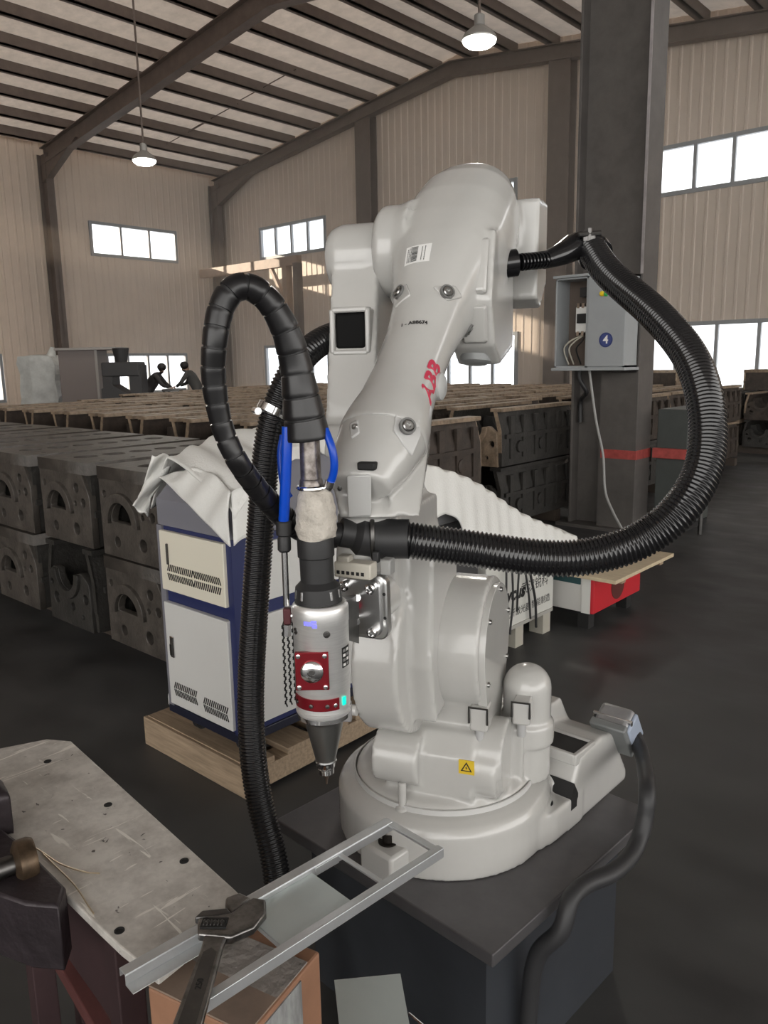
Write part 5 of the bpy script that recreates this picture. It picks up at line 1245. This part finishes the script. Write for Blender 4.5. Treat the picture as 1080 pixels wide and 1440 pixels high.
part('clamp_foot', MB().hull([p_ + _z * 0.022 for p_ in cbp] + [p_ - _z * 0.09 for p_ in cbp]), CLM, t, bevel=0.006)
pd = onZ(42, 1207, BZ + 0.036)
part('jaw_pad', MB().sup([(pd + clx * k_ * 0.012, cly, _z, 0.034 * s_, 0.034 * s_, 2.0) for k_, s_ in ((-2, 0.7), (-1.5, 1.0), (0, 1.0), (0.6, 0.9))], 24), mat('bronze_rim', (0.16, 0.11, 0.07), 0.4, 0.7, var=0.5, scale=30), t)
part('jaw_screw', MB().cyl(pd - clx * 0.02, pd - clx * 0.1, 0.016, seg=16), DSTEEL, t)
# thin wires trailing on the plate
for k, (pp) in enumerate(([(45, 1190), (62, 1200), (85, 1215), (118, 1226), (140, 1228)], [(60, 1200), (75, 1215), (105, 1245), (125, 1275), (132, 1285)])):
    solo('steel_wire', MB().tube(spline([onZ(x, y, BZ + 0.0025) for x, y in pp], 24)[0], 0.0013, 6), mat('brass_wire', (0.62, 0.52, 0.38), 0.3, 0.8), ('short bright wire lying across the work plate' if k == 0 else 'longer bright wire running along the plate edge'), 'wire', onZ(*pp[0], BZ))

# folded sheet-metal bracket lying over the plate and the carton
o = onZ(168, 1362, 0.77); e_ = onZ(543, 1150, 0.77); S_ = (e_ - o) / np.linalg.norm(e_ - o); T_ = A_((S_[1], -S_[0], 0)); 
if T_ @ _R < 0: T_ = -T_
LEN = np.linalg.norm(e_ - o); WID = 0.128
GALV = mat('galvanised_sheet', (0.72, 0.74, 0.75), 0.36, 0.75, var=0.12, scale=18)
GALV2 = mat('film_covered_sheet', (0.62, 0.68, 0.67), 0.42, 0.55, var=0.06, scale=9)
def bk(s, t_, z): return o + S_ * s + T_ * t_ + _z * z
t = thing('sheet_bracket', 'folded galvanised sheet-metal bracket frame lying across the work plate', 'bracket', bk(LEN / 2, WID / 2, -0.018))
ZB = -0.017
def bbox(nm, s0, s1, t0, t1, z0, z1, mt_=GALV): return part(nm, MB().box(bk((s0 + s1) / 2, (t0 + t1) / 2, (z0 + z1) / 2), ((s1 - s0) / 2, (t1 - t0) / 2, (z1 - z0) / 2), (S_, T_, _z)), mt_, t, smooth=0, bevel=0.0007)
bbox('left_flange', 0.0, LEN, 0.0, 0.016, -0.0015, 0.0); bbox('left_web', 0.0, LEN, 0.0145, 0.016, ZB, -0.0015); bbox('left_lip', 0.0, 0.185, 0.016, 0.036, ZB, ZB + 0.0015)
bbox('outer_web', 0.0, LEN, -0.0015, 0.0, -0.012, 0.0)
bbox('right_flange', 0.06, LEN + 0.006, WID - 0.012, WID, -0.0015, 0.0); bbox('right_web', 0.05, LEN + 0.006, WID, WID + 0.0015, ZB, 0.0)
bbox('right_lip', 0.05, LEN, WID - 0.02, WID, ZB, ZB + 0.0015)
bbox('middle_sheet', 0.182, 0.312, 0.016, WID - 0.001, -0.0105, -0.009, GALV2); bbox('sheet_fold', 0.182, 0.1835, 0.016, WID - 0.001, ZB, -0.009)
bbox('thin_bar', 0.366, 0.374, 0.016, WID - 0.001, -0.008, -0.004); bbox('end_bar', LEN - 0.010, LEN + 0.003, 0.0, WID, -0.006, -0.001)
bbox('edge_return', 0.318, 0.366, 0.016, 0.018, ZB, -0.003)
# adjustable wrench on the bracket
ZW = 0.778
wh, wt = onZ(312, 1293, ZW), onZ(262, 1450, ZW)
wd = (wh - wt); Lw = np.linalg.norm(wd); wd /= Lw; ws = A_((wd[1], -wd[0], 0)); ws = ws if ws @ _R > 0 else -ws
def wp(s, t_): return (s, t_)
WR = mat('worn_chrome_wrench', (0.33, 0.32, 0.31), 0.30, 1.0, var=0.55, scale=35, bump=0.15, bscale=60)
t = thing('adjustable_wrench', 'worn steel adjustable wrench lying on the sheet-metal bracket', 'wrench', (wh + wt) / 2)
w0 = wt - wd * 0.10
Lf = Lw + 0.10
def wprism(nm, poly_, z0, z1, mt_, par=None, bev=0.0015): return part(nm, MB().prism(poly_, w0 + _z * z0, wd, ws, _z, z1 - z0), mt_, par or t, bevel=bev)
hdl = wprism('handle', [(0, -0.021), (Lf - 0.06, -0.0145), (Lf - 0.035, -0.016), (Lf - 0.02, -0.024), (Lf - 0.02, 0.022), (Lf - 0.04, 0.016), (Lf - 0.06, 0.0145), (0, 0.021)], -0.004, 0.006, WR, None, 0.003)
wprism('handle_groove', [(0.01, -0.0125), (Lf - 0.07, -0.009), (Lf - 0.062, 0.0), (Lf - 0.07, 0.009), (0.01, 0.0125)], 0.0055, 0.0066, DSTEEL, hdl, 0.0)
hd = wprism('head', [(Lf - 0.0375, -0.0250), (Lf - 0.0063, -0.0325), (Lf - 0.0025, -0.0100), (Lf + 0.0050, 0.0125), (Lf + 0.0375, 0.0375), (Lf + 0.0325, 0.0575), (Lf + 0.0050, 0.0625), (Lf - 0.0250, 0.0500), (Lf - 0.0438, 0.0225)], -0.005, 0.008, WR, None, 0.003)
wprism('fixed_jaw', [(Lf + 0.0050, 0.0150), (Lf + 0.0375, 0.0350), (Lf + 0.0500, 0.0150), (Lf + 0.0375, -0.0025), (Lf + 0.0225, 0.0000)], -0.004, 0.007, WR, t, 0.003)
wprism('moving_jaw', [(Lf - 0.0050, -0.0375), (Lf + 0.0100, -0.0300), (Lf + 0.0150, 0.0050), (Lf + 0.0050, 0.0125), (Lf - 0.0025, -0.0125)], -0.004, 0.0075, mat('darker_jaw', (0.17, 0.165, 0.16), 0.35, 1.0, var=0.4, scale=30), t, 0.002)
kc = w0 + wd * (Lf - 0.018) + ws * -0.006 + _z * 0.005
part('worm_screw', MB().tube([kc + ws * (-0.015 + k * 0.00125) for k in range(25)], [0.0075 if k % 4 < 2 else 0.0058 for k in range(25)], 16, up=(0, 0, 1)), DSTEEL, t, smooth=50)
part('screw_window', MB().box(kc + _z * 0.001, (0.010, 0.018, 0.0035), (wd, ws, _z)), DARK, t, smooth=0)
text('size_marking', '250', 0.012, w0 + wd * (Lf - 0.125) + _z * 0.0068, wd, np.cross(_z, wd), DARK, hdl, off=0.0002)
# brown carton below the bracket, with tape and a pale label
q0, q1, q2 = onZ(207, 1386, 0.715), onZ(330, 1446, 0.715), onZ(424, 1345, 0.715)
ce1 = (q1 - q0) / np.linalg.norm(q1 - q0); ce2 = A_((-ce1[1], ce1[0], 0)); 
cA = q0; cw = 0.175; cd = 0.165
t = thing('carton', 'brown carton with a pale worn label under the sheet-metal bracket', 'carton', cA + ce1 * cw / 2 + ce2 * cd / 2 - _z * 0.715)
CART = mat('brown_card', (0.33, 0.17, 0.10), 0.65, var=0.25, scale=8)
part('carton_body', MB().box(cA + ce1 * cw / 2 + ce2 * cd / 2 - _z * (0.715 / 2), (cw / 2, cd / 2, 0.715 / 2 - 0.002), (ce1, ce2, _z)), CART, t, smooth=0, bevel=0.004)
part('top_flap', MB().box(cA + ce1 * cw / 2 + ce2 * cd * 0.25 + _z * 0.001, (cw / 2 - 0.002, cd * 0.25, 0.0015), (ce1, ce2, _z)), mat('dull_card', (0.30, 0.22, 0.17), 0.6, var=0.3, scale=10), t, smooth=0)
part('packing_tape', MB().box(cA + ce1 * cw / 2 + ce2 * cd * 0.6 + _z * 0.0015, (cw / 2 - 0.002, cd * 0.22, 0.0012), (ce1, ce2, _z)), mat('clear_tape', (0.30, 0.27, 0.25), 0.08, 0.0, bump=0.9, bscale=40, coat=0.8), t, smooth=0)
fs1 = cA + ce1 * (cw + 0.001)
part('pale_label', MB().box(fs1 + ce2 * cd * 0.42 - _z * 0.16, (0.001, cd * 0.27, 0.15), (ce1, ce2, _z)), mat('worn_pale_label', (0.48, 0.50, 0.49), 0.5, var=0.6, scale=26, col2=(0.18, 0.18, 0.18), stretch=(1, 1, 0.25)), t, smooth=0)
part('pale_label', MB().box(cA + ce1 * cw * 0.66 - ce2 * 0.001 - _z * 0.17, (cw * 0.27, 0.001, 0.155), (ce1, ce2, _z)), mat('worn_pale_label', (0.5, 0.5, 0.5)), t, smooth=0)
# offcut of sheet metal standing in front
sa, sb2 = onZ(470, 1378, 0.50), onZ(563, 1369, 0.50); sc_ = onZ(577, 1447, 0.50); sd_ = onZ(478, 1452, 0.50)
sm_ = (sa + sb2 + sc_ + sd_) / 4
t = thing('sheet_offcut', 'loose square offcut of bright sheet metal on a wooden block', 'sheet', sm_ * A_((1, 1, 0)))
nrm_ = np.cross(sb2 - sa, sd_ - sa); nrm_ /= np.linalg.norm(nrm_)
mbq = MB().hull([p_ + _z * dz for p_ in (sa, sb2, sc_, sd_) for dz in (0, -0.003)])
part('sheet', mbq, GALV2, t, smooth=0)
part('support_block', MB().box(sm_ * A_((1, 1, 0)) + _z * 0.2485, (0.03, 0.03, 0.2485)), STM, t, smooth=0, bevel=0.003)
part('edge_rod', MB().tube([onZ(575, 1425, 0.499), onZ(600, 1446, 0.499)], 0.002, 6), CHROME, t)

# ================================================================== far left: workers, wrapped machine, panels, crane post
def person(name_label, base, yaw, shirt, pants, bend, hx):
    t = thing('person', name_label, 'person', base, yaw)
    sk = mat('skin', (0.42, 0.27, 0.20), 0.6)
    bm_pts = {'pel': (0, 0, 0.92), 'ch': (0, 0.10 + bend * 0.32, 1.32 - bend * 0.12), 'nk': (0, 0.14 + bend * 0.46, 1.48 - bend * 0.2), 'hd': (hx, 0.18 + bend * 0.54, 1.62 - bend * 0.23),
              'sl': (-0.2, 0.10 + bend * 0.38, 1.42 - bend * 0.16), 'sr': (0.2, 0.10 + bend * 0.38, 1.42 - bend * 0.16), 'el': (-0.27, 0.25 + bend * 0.45, 1.14 - bend * 0.1), 'er': (0.27, 0.25 + bend * 0.45, 1.14 - bend * 0.1), 'hl': (-0.16, 0.44 + bend * 0.34, 1.03), 'hr': (0.16, 0.44 + bend * 0.34, 1.03),
              'kl': (-0.13, 0.10, 0.50), 'kr': (0.13, 0.08, 0.50), 'fl': (-0.13, -0.02, 0.06), 'fr': (0.13, 0.0, 0.06), 'tl': (-0.14, 0.16, 0.035), 'tr': (0.14, 0.18, 0.035), 'hpl': (-0.11, 0.0, 0.86), 'hpr': (0.11, 0.0, 0.86)}
    rad = {'pel': 0.15, 'ch': 0.17, 'nk': 0.065, 'hd': 0.10, 'sl': 0.075, 'sr': 0.075, 'el': 0.05, 'er': 0.05, 'hl': 0.035, 'hr': 0.035, 'kl': 0.062, 'kr': 0.062, 'fl': 0.045, 'fr': 0.045, 'tl': 0.035, 'tr': 0.035, 'hpl': 0.095, 'hpr': 0.095}
    ed = [('pel', 'ch'), ('ch', 'nk'), ('nk', 'hd'), ('ch', 'sl'), ('ch', 'sr'), ('sl', 'el'), ('sr', 'er'), ('el', 'hl'), ('er', 'hr'), ('pel', 'hpl'), ('pel', 'hpr'), ('hpl', 'kl'), ('hpr', 'kr'), ('kl', 'fl'), ('kr', 'fr'), ('fl', 'tl'), ('fr', 'tr')]
    ks = list(bm_pts); me = bpy.data.meshes.new('body'); me.from_pydata([bm_pts[k] for k in ks], [(ks.index(a), ks.index(b_)) for a, b_ in ed], [])
    ob = bpy.data.objects.new('tmp', me); COL.objects.link(ob)
    s = ob.modifiers.new('s', 'SKIN'); ob.modifiers.new('ss', 'SUBSURF').levels = 2
    for i, k in enumerate(ks): me.skin_vertices[0].data[i].radius = (rad[k], rad[k]); me.skin_vertices[0].data[i].use_root = (k == 'pel')
    dg = bpy.context.evaluated_depsgraph_get(); m2 = bpy.data.meshes.new_from_object(ob.evaluated_get(dg)); bpy.data.objects.remove(ob)
    m2.name = 'body'; m2.materials.clear()
    for mt_ in (shirt, pants, sk): m2.materials.append(mt_)
    for p in m2.polygons:
        cz_ = p.center[2]; hdz = bm_pts['nk'][2] + 0.03
        p.material_index = 2 if (cz_ > hdz and abs(p.center[0]) < 0.15) else (1 if cz_ < 0.9 else 0); p.use_smooth = True
    link('body', m2, None, t)
    hc = bm_pts['hd']
    part('hair', MB().sphere((hc[0], hc[1] - 0.015, hc[2] + 0.03), 0.108, 16, (1, 1.05, 0.95)), mat('black_hair', (0.012, 0.01, 0.01), 0.6), t, local=True)
    for s_ in (-1, 1):
        hx_ = bm_pts['hl' if s_ < 0 else 'hr']
        for k in range(5):
            part('finger', MB().tube([(hx_[0] - s_ * (0.03 - k * 0.014), hx_[1] + 0.02, hx_[2]), (hx_[0] - s_ * (0.03 - k * 0.014), hx_[1] + 0.075 - (0.02 if k in (0, 4) else 0), hx_[2] - 0.01), (hx_[0] - s_ * (0.03 - k * 0.014), hx_[1] + 0.095 - (0.025 if k in (0, 4) else 0), hx_[2] - 0.035)], 0.009, 6), sk, t, local=True)
WK = mat('dark_work_clothes', (0.035, 0.032, 0.034), 0.8); WK2 = mat('charcoal_trousers', (0.025, 0.025, 0.028), 0.8); WK3 = mat('grey_work_jacket', (0.06, 0.058, 0.055), 0.8)
p1 = onF(206, 560, 20.0) * A_((1, 1, 0)); p2 = onF(281, 560, 21.0) * A_((1, 1, 0))
person('person in dark clothes leaning over a workbench, facing the other worker', p1, YAW - 1.5, WK, WK2, 0.5, 0.03)
person('person in a grey work jacket bending over a workbench beside the wall', p2, YAW + 1.5, WK3, WK2, 0.35, -0.03)
bcen = (p1 + p2) / 2 + CF(0.0, 0.1, 0)
t = thing('workbench', 'steel workbench between the two workers', 'workbench', bcen, YAW)
part('bench_top', MB().box(bcen + _z * 0.95, (0.24, 0.3, 0.03), (CF(1, 0, 0), CF(0, 1, 0), _z)), DSTEEL, t, smooth=0)
for a in (-0.2, 0.2):
    for b_ in (-0.25, 0.25): part('leg', MB().box(bcen + CF(a, b_, 0) + _z * 0.46, (0.03, 0.03, 0.46), (CF(1, 0, 0), CF(0, 1, 0), _z)), DSTEEL, t, smooth=0)
# wrapped white machine, grey panel, dark press
q = onF(64, 560, 22) * A_((1, 1, 0))
t = thing('wrapped_machine', 'tall machine wrapped in crumpled pale plastic by the eave wall', 'machine', q, YAW)
mb = MB()
rw = random.Random(2)
rings_ = []
for k in range(9):
    z = 0.02 + k * 0.235; rings_.append([q + CF(0.50 * (1 - 0.12 * (k == 8)) * sx * (1 + rw.uniform(-.1, .1)), 0.4 * sy, z + rw.uniform(-.04, .04) * (0 < k)) for sx, sy in ((-1, -1), (-.3, -1.1), (.3, -1.05), (1, -1), (1.05, 0), (1, 1), (0, 1.1), (-1, 1), (-1.05, 0))])
part('plastic_wrap', MB().rings(rings_), mat('pale_plastic_wrap', (0.66, 0.68, 0.66), 0.35, var=0.3, scale=3, bump=0.5, bscale=5), t, smooth=0)
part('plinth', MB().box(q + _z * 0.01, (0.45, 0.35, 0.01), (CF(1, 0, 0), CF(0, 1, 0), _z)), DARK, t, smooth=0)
part('wrap_neck', MB().cyl(q + CF(0.25, 0, 1.8), q + CF(0.33, 0, 2.12), 0.16, 0.06, 12), mat('pale_plastic_wrap', (0, 0, 0)), t)
q = onF(122, 560, 21) * A_((1, 1, 0))
t = thing('steel_enclosure', 'grey-brown steel enclosure standing before the eave wall windows', 'enclosure', q, YAW)
part('enclosure_body', MB().box(q + _z * 1.0, (0.50, 0.4, 1.0), (CF(1, 0, 0), CF(0, 1, 0), _z)), mat('brown_grey_panel', (0.20, 0.17, 0.16), 0.5), t, smooth=0, bevel=0.02)
part('enclosure_roof', MB().box(q + CF(0.25, 0, 0) + _z * 2.03, (0.8, 0.5, 0.03), (CF(1, 0, 0), CF(0, 1, 0), _z)), mat('pale_grey_panel', (0.33, 0.31, 0.29), 0.5), t, smooth=0)
part('edge_post', MB().box(q + CF(1.0, -0.4, 0) + _z * 1.0, (0.04, 0.04, 1.0), (CF(1, 0, 0), CF(0, 1, 0), _z)), STEELGREY, t, smooth=0)
part('edge_strip', MB().box(q + CF(0.48, -0.41, 0) + _z * 1.0, (0.03, 0.02, 1.0), (CF(1, 0, 0), CF(0, 1, 0), _z)), mat('pale_grey_panel', (0, 0, 0)), t, smooth=0)
q = onF(176, 560, 19.2) * A_((1, 1, 0))
t = thing('hydraulic_press', 'dark open-framed press beside the workers', 'press', q, YAW)
PRM = mat('dark_press_paint', (0.035, 0.034, 0.035), 0.5)
ax3 = (CF(1, 0, 0), CF(0, 1, 0), _z)
part('press_column', MB().box(q + CF(-0.30, 0, 0.8), (0.12, 0.25, 0.8), ax3), PRM, t, smooth=0); part('press_column', MB().box(q + CF(0.36, 0, 0.8), (0.14, 0.25, 0.8), ax3), PRM, t, smooth=0)
part('press_head', MB().box(q + CF(0.02, 0, 1.5), (0.45, 0.27, 0.17), ax3), PRM, t, smooth=0, bevel=0.03)
part('press_bed', MB().hull([q + CF(a, b_, z) for (a, z) in ((-0.45, 0.1), (-0.45, 1.05), (-0.2, 1.15), (0.1, 0.75), (0.5, 0.7), (0.5, 0.1)) for b_ in (-0.3, 0.3)]), PRM, t, smooth=0)
part('press_ram', MB().cyl(q + CF(-0.02, 0, 1.6), q + CF(-0.02, 0, 2.0), 0.12, 0.2, 16), PRM, t)
part('press_foot', MB().box(q + _z * 0.05, (0.5, 0.35, 0.05), ax3), PRM, t, smooth=0)
# crane post with a cantilever beam in the corner
SUNW = mat('sunlit_crane_paint', (0.45, 0.31, 0.22), 0.5, var=0.3, scale=3)  # warm sunlight is painted into this colour
yb = 20.9
a, b2 = onY(284, 382, yb), onY(418, 370, yb)
t = thing('jib_crane', 'sun-tinted jib crane post with a cantilever beam in the far corner', 'crane', (b2[0], yb, 0))
zb = (a[2] + b2[2]) / 2
part('jib_beam', MB().bx(a[0], b2[0] + 0.1, yb - 0.13, yb + 0.13, zb - 0.17, zb + 0.17), SUNW, t, smooth=0)
for px in (404, 419):
    q = onY(px, 400, yb); part('mast', MB().bx(q[0] - 0.12, q[0] + 0.12, yb - 0.14, yb + 0.14, 0, zb - 0.1), SUNW if px < 410 else STEELGREY, t, smooth=0)
q = onY(392, 395, yb); part('brace', MB().hull([(q[0] + 0.2, yb + s_, zb - 1.3) for s_ in (-.08, .08)] + [(q[0] + 0.32, yb + s_, zb - 1.3) for s_ in (-.08, .08)] + [(q[0] - 0.5, yb + s_, zb - 0.15) for s_ in (-.08, .08)] + [(q[0] - 0.35, yb + s_, zb - 0.15) for s_ in (-.08, .08)]), SUNW, t, smooth=0)

# ================================================================== dusty haze in the far half of the hall
HZM = bpy.data.materials.new('dust_haze'); HZM.use_nodes = True
nt = HZM.node_tree; nt.nodes.remove(nt.nodes['Principled BSDF'])
vsx = nt.nodes.new('ShaderNodeVolumeScatter'); vsx.inputs['Color'].default_value = (1.0, 0.87, 0.74, 1); vsx.inputs['Density'].default_value = 0.022; vsx.inputs['Anisotropy'].default_value = 0.35
nt.links.new(vsx.outputs[0], nt.nodes['Material Output'].inputs['Volume'])
hz_o = solo('haze', MB().bx(XL + 0.7, 4.0, 12.2, YG - 0.5, 0.02, 8.7), HZM, 'thin dusty haze filling the far half of the hall', 'haze', (-13, 17, 0.05), kind='stuff', smooth=0)
